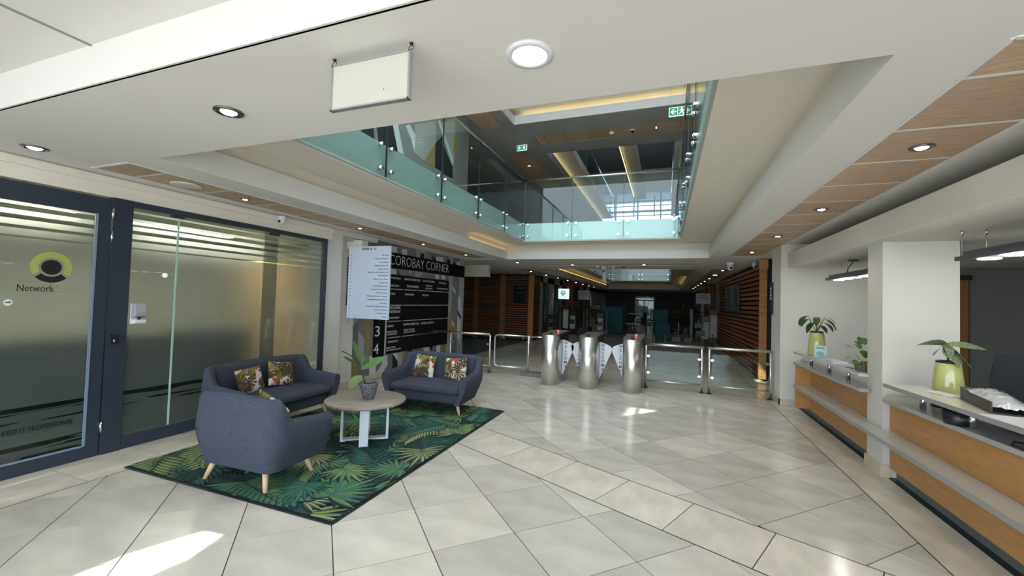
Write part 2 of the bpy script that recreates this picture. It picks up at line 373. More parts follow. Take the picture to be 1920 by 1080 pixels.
V.box(-5.3, -3.4, 2.5, 8.0, 7.05, 7.25); V.box(.3, 1.4, 2.5, 8.0, 7.05, 7.25)
V.box(-2.27, -2.25, 8.6, 11.2, 7.0, 7.02)
V.box(.29, .31, 8.6, 11.2, 7.0, 7.02)
V.box(-4.0, -3.3, 13.6, 27, 7.05, 7.35); V.box(.2, 1.0, 13.6, 27, 7.05, 7.35); V.box(-3.3, .2, 13.6, 14.6, 7.05, 7.35)
V.box(-1.9, -1.3, 14.6, 27, 8.2, 8.5)
struct('floor_third', V, M_cream)
def diffusing():
    m = bpy.data.materials.new('added_opal_fill'); m.use_nodes = True; nt = m.node_tree; nt.nodes.clear()
    o = nt.nodes.new('ShaderNodeOutputMaterial'); t = nt.nodes.new('ShaderNodeBsdfTranslucent'); t.inputs[0].default_value = (.72, .75, .77, 1); nt.links.new(t.outputs[0], o.inputs[0]); return m
sk = struct('window_30', MB().box(-3.4, .3, 2.5, 2.56, 7.1, 7.2).box(-3.4, .3, 4.54, 4.6, 7.1, 7.2).box(-3.4, .3, 5.4, 5.46, 7.1, 7.2).box(-3.4, .3, 7.94, 8.0, 7.1, 7.2), M_blackp)  # unseen diffusing rooflight, added to brighten the well below
M_opal = diffusing()
for a, b in ((2.5, 4.6), (5.4, 8.0)): MB().add([(-3.4, a, 7.15), (.3, a, 7.15), (.3, b, 7.15), (-3.4, b, 7.15)], [(0, 1, 2, 3)]).build('added_opal_pane', M_opal, sk)
V = MB().box(-9, 9, 10.2, 40, 11, 11.2); slab_with_hole(V, -9, 9, -2, 1.3, 7.6, 7.63, HOLE2)  # second slab: unseen canopy added to keep sun off the upper facade
struct('roof_and_sun_blocker', V, mat('dark_roof_soffit', (.2, .2, .19), .8))
def upanels(x0, x1, ys, axis):
    for a, b in zip(ys[:-1], ys[1:]):
        o = MB().box(-(x1-x0)/2+.01, (x1-x0)/2-.01, -(b-a)/2+.012, (b-a)/2-.012, 0, .02).build('timber_panel', M_woodp, cu)
        if axis == 'y': o.location = ((x0+x1)/2, (a+b)/2, ZU+.005)
        else: o.location = ((a+b)/2, (x0+x1)/2, ZU+.005); o.rotation_euler = (0, 0, math.pi/2)
upanels(12.0, 12.7, [-3.9, -3.6, -2.95, -2.3, -1.65, -1.0, -.35, .3, .88], 'x')
upanels(-5.24, -4.56, [7.5, 8.4, 9.3, 10.2, 11.0], 'y'); upanels(-5.24, -4.5, [13.5+1.1*i for i in range(12)], 'y')
# walls of the upper storey
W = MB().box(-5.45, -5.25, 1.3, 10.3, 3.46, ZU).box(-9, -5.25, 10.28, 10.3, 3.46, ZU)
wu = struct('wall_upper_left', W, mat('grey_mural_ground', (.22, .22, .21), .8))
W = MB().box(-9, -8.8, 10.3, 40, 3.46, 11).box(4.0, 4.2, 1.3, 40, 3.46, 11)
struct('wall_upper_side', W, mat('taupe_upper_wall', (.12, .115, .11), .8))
# clerestory and far facade: opening to the sky with dark mullions
F = MB().box(-9, 4, 30, 30.3, 9.4, 11).box(-9, 4, 30, 30.3, 3.46, 7.3).box(-9, -8, 30, 30.3, 7.3, 9.4)
struct('wall_upper_far', F, mat('pale_upper_far_wall', (.32, .32, .31), .8))
for k in range(9):
    x = -8+1.5*k
    wn = struct('window_%d' % (k+1), MB().box(x, x+.09, 29.9, 30.1, 7.3, 9.4).box(x, x+1.5, 29.9, 30.1, 8.0, 8.12).box(x, x+1.5, 29.9, 30.1, 8.7, 8.78).box(x, x+1.5, 29.9, 30.1, 7.25, 7.36), M_blackp)
    MB().box(x+.09, x+1.5, 30, 30.01, 7.36, 9.4).build('pane', clear_glass('sky_window_glass', (.6, .7, .8), .3) if k == 0 else bpy.data.materials['sky_window_glass'], wn)
for (z, y) in ((7.6, 26.6),):
    rl = thing('bridge_railing', 'dark metal railing of the far upper bridge seen through the glass', 'railing', (0, y, 7.3))
    m = MB()
    for q in range(4): m.box(-8, 3.5, -.03, .03, -.25+.3*q, -.2+.3*q)
    m.build('rail', M_blackp, rl)
    for q in range(10): MB().box(-8+1.2*q, -7.93+1.2*q, -.04, .04, -.3, 1.0).build('post', M_blackp, rl)

# mural relief polygons (flat paint on the walls)

MU=[
('W',[(5.89,1.19),(6.01,1.19),(6.02,1.04),(5.97,0.93),(5.91,0.92)]),
('D',[(5.91,0.92),(5.96,0.89),(5.97,0.79),(5.92,0.79)]),
('G',[(5.96,1.0),(6.12,1.15),(6.16,0.48),(6.08,0.35),(5.99,0.56)]),
('L',[(6.14,0.96),(6.31,0.8),(6.31,0.35),(6.16,0.63)]),
('K',[(6.12,1.15),(6.3,1.14),(6.31,0.8),(6.14,0.96)]),
('O',[(6.3,1.14),(6.41,1.14),(6.49,0.63),(6.36,0.52)]),
('W',[(5.87,0.53),(5.96,0.37),(5.96,0.27),(5.93,-0.05),(5.91,-0.05)]),
('O',[(6.0,0.45),(6.15,0.34),(6.17,-0.03),(6.02,-0.01)]),
('G',[(6.14,0.34),(6.45,0.51),(6.5,-0.05),(6.31,-0.03)]),
('W',[(6.47,0.46),(7.02,0.42),(7.04,0.22),(6.68,-0.07),(6.5,-0.05)]),
('G',[(6.66,0.29),(6.84,0.44),(6.85,0.25),(6.68,0.1)]),
('O',[(6.68,-0.03),(6.85,0.12),(6.98,-0.01),(6.99,-0.09),(6.76,-0.08)]),
('G',[(7.02,0.42),(7.18,0.43),(7.2,0.1),(7.04,0.13)]),
('D',[(7.18,0.43),(7.36,0.26),(7.37,0.09),(7.2,0.11)]),
('W',[(7.18,0.44),(7.36,0.43),(7.37,0.26)]),
('L',[(7.36,0.43),(7.52,0.43),(7.55,0.09),(7.38,0.11)]),
('O',[(7.52,0.43),(7.71,0.43),(7.62,0.1),(7.55,0.09)]),
('D',[(7.71,0.46),(7.87,0.45),(7.88,0.34),(7.69,0.31)]),
('G',[(7.88,0.42),(8.3,0.43),(8.32,0.23),(7.89,0.28)]),
('W',[(8.3,0.44),(8.59,0.44),(8.61,0.2),(8.41,0.35)]),
('D',[(8.59,0.44),(8.74,0.44),(8.73,0.32)]),
('G',[(8.74,0.44),(8.92,0.44),(8.94,0.16),(8.75,0.18)]),
('W',[(8.92,0.44),(9.11,0.44),(9.11,0.14),(8.94,0.16)]),
('O',[(9.11,0.44),(9.39,0.44),(9.39,0.11),(9.13,0.14)]),
('O',[(9.43,1.01),(9.96,0.99),(9.94,0.68),(9.43,0.71)]),
('W',[(9.61,1.11),(9.79,0.92),(9.8,0.84),(9.59,1.02)]),
('G',[(9.61,1.32),(9.76,1.31),(9.79,0.94),(9.63,1.11)]),
('W',[(7.02,2.62),(7.19,2.63),(7.2,2.51),(7.03,2.5)]),
('W',[(7.37,2.61),(7.55,2.62),(7.56,2.5),(7.38,2.49)]),
('D',[(8.08,2.6),(8.22,2.61),(8.23,2.49),(8.08,2.49)]),
('L',[(8.32,2.61),(8.43,2.61),(8.44,2.51)]),
('W',[(8.77,2.6),(9.11,2.62),(9.12,2.51),(8.78,2.5)]),
('D',[(9.3,2.59),(9.47,2.6),(9.47,2.5),(9.31,2.5)]),
('D',[(9.64,2.58),(9.81,2.48),(9.61,2.48)]),
('D',[(8.6,2.61),(8.78,2.5),(8.61,2.5)]),
('W',[(9.82,2.59),(9.99,2.6),(10.0,2.5),(9.82,2.49)]),
('W',[(6.99,2.17),(7.19,2.17),(7.2,2.06),(7.0,2.06)]),
('D',[(7.21,2.17),(7.36,2.05),(7.3,2.05)]),
('T',[(7.35,2.17),(7.55,2.18),(7.55,2.07),(7.36,2.06)]),
('W',[(7.66,2.18),(7.74,2.17),(7.7,2.11)]),
('L',[(7.88,2.16),(8.07,2.16),(8.06,2.07),(7.89,2.07)]),
('B',[(8.22,2.17),(8.5,2.18),(8.64,2.07),(8.1,2.07)]),
('W',[(8.77,2.17),(8.93,2.17),(8.92,2.07),(8.76,2.06)]),
('W',[(9.05,2.17),(9.23,2.17),(9.24,2.07),(9.06,2.07)]),
('L',[(9.41,2.17),(9.64,2.17),(9.66,1.89),(9.43,1.97)]),
('K',[(9.64,2.17),(9.87,2.18),(9.93,1.27),(9.82,0.95),(9.65,1.15),(9.59,1.89)]),
('W',[(9.6,1.94),(9.81,1.8),(9.81,1.72),(9.61,1.85)]),
('W',[(9.97,1.71),(10.14,1.59),(10.17,1.13),(9.97,1.3)]),
('D',[(9.95,1.31),(10.17,1.12),(10.16,1.04),(9.96,1.23)]),
('W',[(9.96,1.14),(10.15,0.97),(10.17,0.36),(9.99,0.5)]),
('W',[(9.59,1.09),(9.8,0.89),(9.77,0.85),(9.58,0.99)]),
('O',[(9.48,1.27),(9.65,1.11),(9.65,0.68),(9.52,0.75)]),
('O',[(9.8,0.89),(9.95,1.01),(9.96,0.47),(9.83,0.48)]),
('W',[(7.32,5.24),(7.47,5.32),(7.71,5.16),(7.69,4.79),(7.55,5.03)]),
('L',[(7.69,5.42),(8.51,5.84),(8.55,5.27),(8.07,4.72),(7.69,4.79)]),
('O',[(8.53,5.29),(8.54,4.72),(8.07,4.72)]),
('D',[(8.53,5.29),(8.84,5.6),(8.9,4.72),(8.57,4.73)]),
('L',[(8.82,5.91),(9.46,6.32),(9.52,5.49),(9.43,5.17)]),
('W',[(8.61,5.88),(8.71,5.94),(9.46,5.18),(9.41,5.05)]),
('O',[(9.44,5.83),(9.69,5.95),(9.72,5.56),(9.41,5.33)]),
('D',[(8.91,5.4),(9.41,4.99),(9.43,4.71),(8.96,4.69)]),
]
MC = {'W': (.60, .62, .64), 'L': (.36, .36, .35), 'K': (.20, .20, .19), 'G': (.17, .175, .18), 'D': (.010, .010, .014), 'O': (.30, .22, .09), 'T': (.30, .22, .16), 'B': (.24, .22, .15)}
MM = {k: mat('mural_paint_'+n, MC[k], .7) for k, n in dict(W='pale', L='light_grey', K='warm_grey', G='blue_grey', D='black', O='ochre', T='tan', B='olive').items()}
keys = list(MM)
ml = MB(); ML2 = MB()
ml.box(-5.252, -5.249, 5.9, 10.3, 0, 2.68, keys.index('K'))
for y0, y1, c in ((5.9, 6.12, 'L'), (6.8, 7.3, 'G'), (7.9, 8.3, 'L'), (8.9, 9.3, 'K'), (9.4, 9.62, 'L'), (9.62, 9.75, 'K'), (9.75, 10.0, 'G'), (10.0, 10.3, 'L')):
    ml.box(-5.251, -5.2480, y0, y1, 0, 2.68, keys.index(c))
for i, (c, P) in enumerate(MU):
    up_ = P[0][1] > 3.4
    (ML2 if up_ else ml).prismx(P, -5.25, -5.2465+.0001*i, keys.index(c))
ML2.prismx([(5.6, 4.2), (6.3, 4.9), (6.6, 3.5), (6, 3.5)], -5.25, -5.246, keys.index('D'))
ML2.prismx([(6.5, 6.0), (6.7, 6.0), (7.3, 4.6), (7.1, 4.6)], -5.25, -5.2455, keys.index('W'))
ML2.prismx([(6.3, 5.2), (7.0, 5.6), (7.1, 4.4), (6.7, 3.9)], -5.25, -5.246, keys.index('D'))
ML2.box(-5.252, -5.249, 9.6, 10.3, 3.46, ZU, keys.index('K'))
# ------------------------------------------------------------------ ground floor walls
wl = struct('wall_left', MB().box(-5.45, -5.25, 5.8, 10.3, 0, 2.68), M_wall)
ml.build('painted_mural', list(MM.values()), wl)
ML2.build('painted_mural', list(MM.values()), wu)
MB().box(-5.26, -5.235, 5.9, 10.3, 0, .10).build('skirting', M_skirt, wl)
struct('wall_column', MB().box(-5.45, -5.09, 5.13, 5.50, 0, 2.68).box(-5.45, -5.16, 5.5, 5.9, 0, 2.68), M_wall)
struct('baseboard_column', MB().box(-5.46, -5.075, 5.12, 5.515, 0, .10).box(-5.46, -5.145, 5.5, 5.9, 0, .10), M_skirt)
# head trim above the glass front
struct('trim_3', MB().box(-5.3, -5.06, -2, 5.23, 2.48, 2.68).box(-5.3, -5.03, -2, 5.24, 2.60, 2.665), M_cream)
# office behind the glass
struct('wall_office', MB().box(-9.2, -9, -2, 7, 0, 2.9).box(-9.2, -5.3, 6.4, 6.6, 0, 2.9), mat('olive_office_wall', (.58, .58, .50), .8))
struct('ceiling_office', MB().box(-9, -5.1, -2, 6.4, 2.6, 2.7), M_ceil)
t = thing('added_dark_screen', 'low dark green screen added to darken the lower frosted glass', 'partition', (-6.1, 1.8, 0))  # invented screen, put in so the glass reads darker low down
MB().box(-.03, .03, -2.9, 2.9, .06, 1.05).build('panel', mat('dark_green_screen', (.04, .06, .055), .9), t)
for q_ in (-2.7, 0, 2.7): MB().box(-.2, .2, q_-.03, q_+.03, 0, .06).build('foot', M_blackp, t)
t = thing('office_screen_wall', 'tan timber clad partition behind the right end of the frosted glass', 'partition', (-6.6, 5.6, 0))
MB().box(-.75, .9, -.05, .05, 0, 2.18).build('panel', mat('tan_partition', (.50, .34, .17), .5, noise=.1), t)
MB().box(.1, .55, -.07, -.05, 1.3, 1.42).build('sign_plate', M_whitep, t)
for k, (x, y, L) in enumerate(((-7.0, .9, 1.6), (-7.0, 2.2, 1.6), (-7.2, 4.3, 1.6))):
    t = thing('ceiling_light', ['long lit office ceiling lamp seen through the glass door, upper strip', 'long lit office ceiling lamp seen through the glass door, lower strip', 'long lit office ceiling lamp behind the wide glass pane'][k], 'ceiling light', (x, y, 2.55))
    MB().box(-.10, .10, -L/2, L/2, 0, .05).build('housing', M_whitep, t); MB().box(-.08, .08, -L/2+.02, L/2-.02, -.012, 0).build('diffuser', mat('office_lamp', (1, .96, .82), emit=9) if k == 0 else bpy.data.materials['office_lamp'], t)

# frosted glass: film bands driven by height
def frost():
    m = bpy.data.materials.new('frosted_striped_glass'); m.use_nodes = True; nt = m.node_tree; nt.nodes.clear(); N = nt.nodes.new; L = nt.links.new
    o = N('ShaderNodeOutputMaterial'); geo = N('ShaderNodeNewGeometry'); sx = N('ShaderNodeSeparateXYZ'); L(geo.outputs['Position'], sx.inputs[0])
    def M(op, a, b=None, c=None):
        n = N('ShaderNodeMath'); n.operation = op
        for i, v in enumerate((a, b, c)):
            if v is None: continue
            if isinstance(v, (int, float)): n.inputs[i].default_value = v
            else: L(v, n.inputs[i])
        return n.outputs[0]
    z = sx.outputs['Z']; y = sx.outputs['Y']
    solid = M('MULTIPLY', M('GREATER_THAN', z, .57), M('LESS_THAN', z, 1.95))
    ph = M('FRACT', M('MULTIPLY', z, 13.0)); th = M('ADD', M('MULTIPLY', M('SUBTRACT', z, 1.95), 1.5), .12)
    lines = M('MULTIPLY', M('GREATER_THAN', ph, th), M('GREATER_THAN', z, 1.95))
    n1 = N('ShaderNodeTexNoise'); n1.inputs['Scale'].default_value = 1; mp = N('ShaderNodeMapping'); mp.inputs['Scale'].default_value = (0, .8, 22)
    L(geo.outputs['Position'], mp.inputs[0]); L(mp.outputs[0], n1.inputs['Vector'])
    low = M('MULTIPLY', M('LESS_THAN', z, .53), M('MULTIPLY', M('LESS_THAN', n1.outputs['Fac'], .58), .85))
    fac = M('MINIMUM', M('ADD', M('ADD', solid, lines), low), 1.0)
    tr = N('ShaderNodeBsdfTransparent'); tr.inputs[0].default_value = (.70, .76, .72, 1)
    rf = N('ShaderNodeBsdfRefraction'); rf.inputs['Roughness'].default_value = .5; rf.inputs['IOR'].default_value = 1.25; rf.inputs[0].default_value = (.75, .78, .74, 1)
    df = N('ShaderNodeBsdfDiffuse'); df.inputs[0].default_value = (.18, .21, .20, 1)
    fx = N('ShaderNodeMixShader'); fx.inputs[0].default_value = .30; L(rf.outputs[0], fx.inputs[1]); L(df.outputs[0], fx.inputs[2])
    ms = N('ShaderNodeMixShader'); L(fac, ms.inputs[0]); L(tr.outputs[0], ms.inputs[1]); L(fx.outputs[0], ms.inputs[2])
    gl = N('ShaderNodeBsdfGlossy'); gl.inputs['Roughness'].default_value = .02; f2 = N('ShaderNodeMixShader'); L(schlick(nt, 1.0), f2.inputs[0]); L(ms.outputs[0], f2.inputs[1]); L(gl.outputs[0], f2.inputs[2]); L(f2.outputs[0], o.inputs[0])
    return m
M_frost = frost()
d = struct('door_1', MB().box(-5.10, -5.05, 1.43, 2.39, 2.30, 2.46).box(-5.10, -5.05, 1.43, 2.39, 0, .12).box(-5.10, -5.05, 2.29, 2.39, .12, 2.30).box(-5.10, -5.05, 1.43, 1.53, .12, 2.30), M_alu)
MB().box(-5.082, -5.076, 1.53, 2.29, .12, 2.30).build('pane', M_frost, d)
MB().box(-5.056, -5.045, 2.272, 2.292, .12, 2.30).box(-5.056, -5.045, 1.53, 2.27, .115, .13).build('glazing_bead', mat('blue_grey_bead', (.22, .28, .38), .3), d)
for z in (2.27, 2.05, .22): MB().tube((-5.035, 2.395, z), (-5.035, 2.395, z+.10), .011, 10).build('hinge', M_chrome, d)
MB().tube((-5.03, 1.50, .95), (-5.03, 1.50, 1.35), .013, 10).tube((-5.06, 1.5, 1.0), (-5.03, 1.5, 1.0), .009).tube((-5.06, 1.5, 1.3), (-5.03, 1.5, 1.3), .009).build('pull_handle', M_chrome, d)
# printed logo and words on the door glass
lm = mat('olive_logo_vinyl', (.42, .45, .12), .5); bk = M_blackp
def arc(mb, cy, cz, ry0, ry1, a0, a1, x, mi=0, k=.86, n=26):
    for i in range(n):
        a, b = math.radians(a0+(a1-a0)*i/n), math.radians(a0+(a1-a0)*(i+1)/n)
        mb.add([(x, cy+r*math.cos(t), cz+r*k*math.sin(t)) for r, t in ((ry0, a), (ry1, a), (ry1, b), (ry0, b))], [(0, 1, 2, 3)], mi)
lg = MB(); arc(lg, 2.005, 1.765, .083, .135, -32, 212, -5.0725, 0, 1.0)
lg.build('logo_ring', lm, d)
lg = MB(); arc(lg, 2.005, 1.765, .0, .066, 0, 360, -5.0725, 0, 1.0); arc(lg, 2.005, 1.765, .083, .135, 222, 318, -5.0725, 0, 1.0); lg.build('logo_mark', bk, d)
lg = MB(); text_into(lg, 'Network', .085, MX(-5.0725, 1.80, 1.575), wid=.225); lg.build('lettering', bk, d)
lg = MB(); text_into(lg, 'Space', .085, MX(-5.0725, 2.03, 1.575), wid=.18); text_into(lg, 'Serviced Office Suites', .035, MX(-5.0725, 1.87, 1.518), wid=.27); lg.build('lettering', mat('faded_olive_vinyl', (.34, .36, .24), .6), d)
lg = MB(); text_into(lg, 'KEEP IT PROFESSIONAL', .06, MX(-5.0725, 1.77, .372), wid=.44); lg.build('lettering', bk, d)
MB().add([(-5.0725, 1.76+.027*math.cos(i*.5236), 1.455+.027*math.sin(i*.5236)) for i in range(12)], [tuple(range(12))]).add([(-5.0720, 1.742, 1.45), (-5.0720, 1.775, 1.448), (-5.0720, 1.775, 1.465), (-5.0720, 1.742, 1.455)], [(0, 1, 2, 3)], 1).build('round_sticker', [M_whitep, mat('teal_print', (.03, .12, .14))], d)
# neighbouring fixed leaf (partly outside the frame), mullion and wide fixed window
s2 = struct('window_20', MB().box(-5.12, -5.04, 2.40, 2.56, 0, 2.48).box(-5.10, -5.05, 2.56, 5.06, 2.42, 2.48).box(-5.10, -5.05, 2.56, 5.06, 0, .13).box(-5.10, -5.05, 5.06, 5.13, 0, 2.48), M_alu)
MB().box(-5.082, -5.076, 2.56, 3.0, .13, 2.42).build('pane', M_frost, s2); MB().box(-5.075, -5.069, 3.0, 4.25, .13, 2.42).build('pane', M_frost, s2); MB().box(-5.082, -5.076, 4.05, 5.06, .13, 2.42).build('pane', M_frost, s2)
MB().box(-5.079, -5.066, 2.985, 3.0, .13, 2.42).build('pane_edge', mat('pale_glass_edge', (.45, .62, .55), .2), s2)
for yy in (2.98, 4.2): MB().box(-5.10, -5.055, yy-.06, yy+.06, 2.39, 2.425).build('glass_clamp', M_alu, s2)
struct('window_21', MB().box(-5.10, -5.05, -2, 1.43, 2.40, 2.48).box(-5.10, -5.05, -2, 1.43, 0, .13).box(-5.10, -5.05, 1.36, 1.43, 0, 2.48).box(-5.10, -5.05, -.3, -.2, 0, 2.48), M_alu)
MB().box(-5.082, -5.076, -2, 1.36, .13, 2.40).build('pane', M_frost, bpy.data.objects['window_21'])
ar = thing('access_reader', 'small black door entry button box on the dark mullion', 'access control', (-5.04, 2.45, 1.10))
MB().box(-.001, .022, -.035, .035, -.045, .045).build('housing', M_blackp, ar, bevel=.008); MB().box(.022, .024, -.006, .006, -.02, .0).build('button', M_whitep, ar, bevel=.001)
t = thing('dispenser', 'white plastic hand sanitiser dispenser mounted on the glass beside the mullion', 'dispenser', (-5.069, 2.64, 1.24))
MB().box(0, .025, -.055, .055, 0, .21).build('back_plate', M_whitep, t, bevel=.008)
MB().prismy([(0.02, .06), (.085, .085), (.10, .12), (.075, .21), (.02, .21)], -.052, .052).build('cover', mat('silver_grey_plastic', (.40, .42, .45), .25), t, bevel=.008)
MB().prismy([(0.02, 0), (.085, .01), (.09, .05), (.02, .045)], -.05, .05).build('drip_tray', M_whitep, t, bevel=.006)
MB().box(.05, .07, -.01, .01, .04, .07).build('nozzle', M_blackp, t)

struct('wall_outer', MB().box(-9.2, -9, 6.4, 40, 0, 3.46).box(-9.2, -5.12, -2.1, -2, 0, 2.9).box(6.2, 6.4, 8.4, 40, 0, 3.46).box(-5.25, -5.06, 5.9, 5.91, 0, .1), M_grey)
# front wall return on both sides behind the viewer and the glazed entrance frame
struct('wall_front', MB().box(-12, -9, -2.2, -2, 0, 2.9).box(5, 9, -2.2, -2, 0, 2.9), M_wall)
# ------------------------------------------------------------------ right side
struct('wall_niche', MB().box(1.81, 3.4, 8.12, 8.75, 0, 2.68).box(2.2, 3.0, 8.75, 10.4, 0, 2.68), M_wall)
struct('wall_reception', MB().box(3.4, 6.2, 8.4, 8.6, 0, 2.7).box(6, 6.2, -2, 8.4, 0, 2.9), M_grey)  # wall coloured darker grey than the niche
d2 = struct('door_2', MB().box(4.12, 4.32, 8.34, 8.39, 0, 2.12), mat('brown_timber_door', (.24, .11, .03), .4, noise=.15, stretch=(6, 6, .6)))
MB().box(3.95, 4.12, 8.33, 8.40, 0, 2.2).box(4.32, 4.34, 8.36, 8.4, 0, 2.2).box(4.05, 4.36, 8.33, 8.4, 2.12, 2.2).build('door_frame', M_blackp, d2)
struct('baseboard_niche', MB().box(1.795, 2.05, 8.10, 8.12, 0, .10).box(1.795, 1.81, 8.1, 8.77, 0, .10), M_skirt)
struct('wall_pillar', MB().box(2.0, 2.58, 5.10, 5.42, 0, 2.29), M_whitewall if False else M_wall)
struct('baseboard_pillar', MB().box(1.982, 2.06, 5.082, 5.438, 0, .12), M_skirt)
bl = MB().box(1.90, 6.0, .6, 8.12, 2.29, 2.53)
struct('ceiling_reception', bl, M_wall, bevel=.012, seg=3)
struct('wall_bulkhead_back', MB().box(2.6, 6.0, .6, 8.12, 2.53, 2.9), M_wall)
MB().box(2.3, 2.6, 5.6, 5.9, 2.53, 2.68).build('duct_stub', M_wall, bpy.data.objects['wall_bulkhead_back'])
# counters
def counter(y0, y1, name, label, xf0, xf1, yA=None):
    t = thing(name, label, 'counter', (0, 0, 0))
    return t
PXF = 2.05
t = thing('reception_counter', 'far reception counter in front of the niche, amber veneer with grey worktop', 'counter', (2.3, 6.2, 0))
def L(mb, p=(2.3, 6.2, 0)): mb.v = [(v[0]-p[0], v[1]-p[1], v[2]-p[2]) for v in mb.v]; return mb
L(MB().box(2.10, 2.18, 5.46, 7.9, 0, .10)).build('plinth', M_toek, t)
L(MB().box(2.05, 2.09, 5.46, 7.40, .10, .40)).build('lower_panel', M_woodc, t)
L(MB().box(2.05, 2.09, 5.46, 7.40, .46, .76)).build('upper_panel', M_woodc, t)
L(MB().box(1.86, 2.09, 7.40, 7.44, .12, .76)).build('end_panel', M_woodc, t)
L(MB().prism([(1.83, 7.44), (1.895, 5.31), (1.98, 5.31), (1.98, 5.46), (2.62, 5.46), (2.62, 8.1), (2.1, 8.1), (2.1, 7.44)], .765, .80)).build('worktop', M_top, t, bevel=.002)
L(MB().prism([(1.84, 7.46), (1.885, 5.31), (1.97, 5.31), (1.97, 5.46), (2.10, 5.46), (2.16, 7.46)], .925, .955)).build('ledge', mat('grey_gloss_ledge', (.56, .55, .52), .28), t, bevel=.002)
for y in (7.2, 6.5, 5.9): L(MB().tube((2.0, y, .80), (2.0, y, .925), .02, 14)).build('support_post', M_chrome, t)
t2 = thing('reception_counter', 'near reception counter right of the pillar, amber veneer with cream ledge', 'counter', (2.3, 3, 0))
L2 = lambda mb: L(mb, (2.3, 3, 0))
L2(MB().box(2.10, 2.18, .8, 5.07, 0, .10)).build('plinth', M_toek, t2)
L2(MB().box(2.05, 2.09, .8, 5.07, .10, .40)).build('lower_panel', M_woodc, t2)
L2(MB().box(2.05, 2.09, .8, 5.07, .46, .76)).build('upper_panel', M_woodc, t2)
L2(MB().prism([(1.90, 4.84), (2.0, 3.3), (2.04, .8), (2.7, .8), (2.62, 5.07), (2.02, 5.07)], .765, .80)).build('worktop', M_top, t2, bevel=.002)
L2(MB().prism([(1.86, 4.72), (1.93, 3.3), (1.97, .8), (2.30, .8), (2.16, 3.3), (2.14, 4.72)], .922, .926)).build('ledge_underside', M_ledgee, t2)
L2(MB().prism([(1.86, 4.72), (1.93, 3.3), (1.97, .8), (2.30, .8), (2.16, 3.3), (2.14, 4.72)], .926, .955)).build('ledge', [M_ledge], t2)
L2(MB().prism([(1.855, 4.72), (1.925, 3.3), (1.965, .8), (1.97, .8), (1.93, 3.3), (1.86, 4.72)], .924, .956)).build('ledge_edge_band', M_ledgee, t2)
for y in (4.5, 3.9, 3.1, 2.3): L2(MB().tube((2.04, y, .80), (2.04, y, .922), .022, 14)).build('support_post', M_chrome, t2)
sh = tag(MB().prism([(1.83, 7.40), (1.85, .8), (2.049, .8), (2.049, 5.05), (1.975, 5.06), (1.975, 5.46), (2.049, 5.47), (2.049, 7.40)], .425, .46).build('counter_shelf', [mat('white_shelf_laminate', (.62, .60, .57), .25)], None, bevel=.003), 'long white shelf running along both counter fronts, past the pillar', 'shelf')
sb = MB().prism([(1.824, 7.40), (1.844, .8), (1.85, .8), (1.83, 7.40)], .423, .461).build('edge_band', M_ledgee, sh)
# right slat wall
def slat_wall(name, x0, x1, y0, y1, z0, z1, pitch, side, post_w=0):
    pass
sw = struct('wall_slatted_right', MB().box(2.04, 2.2, 10.42, 18.6, 0, 2.62), mat('black_backing', (.015, .012, .01), .8))
ns = 22; pt = 2.50/ns
base = MB().box(-.03, .03, -4.0, 4.0, -pt*.31, pt*.31)
b0 = None
for i in range(ns):
    z = .06+pt*(i+.5)
    if b0 is None: b0 = base.build('slat', M_slat, sw, loc=(1.98, 14.55, z))
    else: o = b0.copy(); COL.objects.link(o); o.location = (1.98, 14.55, z)
ns = 36; pt = 2.50/ns
for i in range(ns):
    z = .06+pt*(i+.5)
    if i == 0: p0 = MB().box(-.07, .07, -.04, .04, -pt*.48, pt*.48).build('post_block', M_post, sw, loc=(1.985, 10.40, z))
    else: o = p0.copy(); COL.objects.link(o); o.location = (1.985, 10.40, z)
MB().box(1.905, 2.07, 10.35, 10.50, 2.46, 2.66).build('post_cap', mat('pale_orange_timber', (.52, .26, .11), .45), sw)
bx = thing('picture_panel', 'black framed panel of pictures hung on the right slatted wall', 'picture panel', (1.93, 14.5, 1.85))
MB().box(-.03, 0, -1.45, 1.45, -.42, .42).build('frame', M_blackp, bx)
pm = mat('dim_green_prints', (.06, .085, .08), .3, noise=.4, nscale=9)
for a in range(4):
    for b in range(4): MB().box(-.035, -.029, -1.4+.7*a+.06, -.7+.7*a-.06, -.38+.19*b+.015, -.19+.19*b-.015).build('print', pm, bx)
bs = thing('wall_sign', 'narrow black notice panel on the wall end beside the niche', 'sign', (1.80, 8.98-.25, 1.78))
MB().box(-.02, .005, -.12, .02, -.29, .29).build('plate', M_blackp, bs)
m = MB()
for q in range(4): m.box(-.024, -.02, -.09, -.01, -.02+.06*q, .015+.06*q)
m.build('white_print', M_signw, bs)
# walls beyond, right: grey piers, doorway and second timber pier
struct('wall_right_far', MB().box(2.2, 2.4, 18.6, 19.6, 0, ZC).box(2.2, 2.4, 21, 22, 0, ZC).box(2.2, 2.4, 24, 38, 0, ZC).box(2.5, 3.4, 18.6, 24, 0, ZC), mat('grey_far_paint', (.38, .39, .40), .8))
tp = thing('timber_pier', 'slim timber clad pier far along the right side', 'pier', (2.1, 22.2, 0))
for i in range(30): MB().box(-.12, .12, -.7, .7, .04+.088*i, .04+.088*i+.07).build('slat', M_slat, tp)
tp.location = (1.95, 22.3, 0)
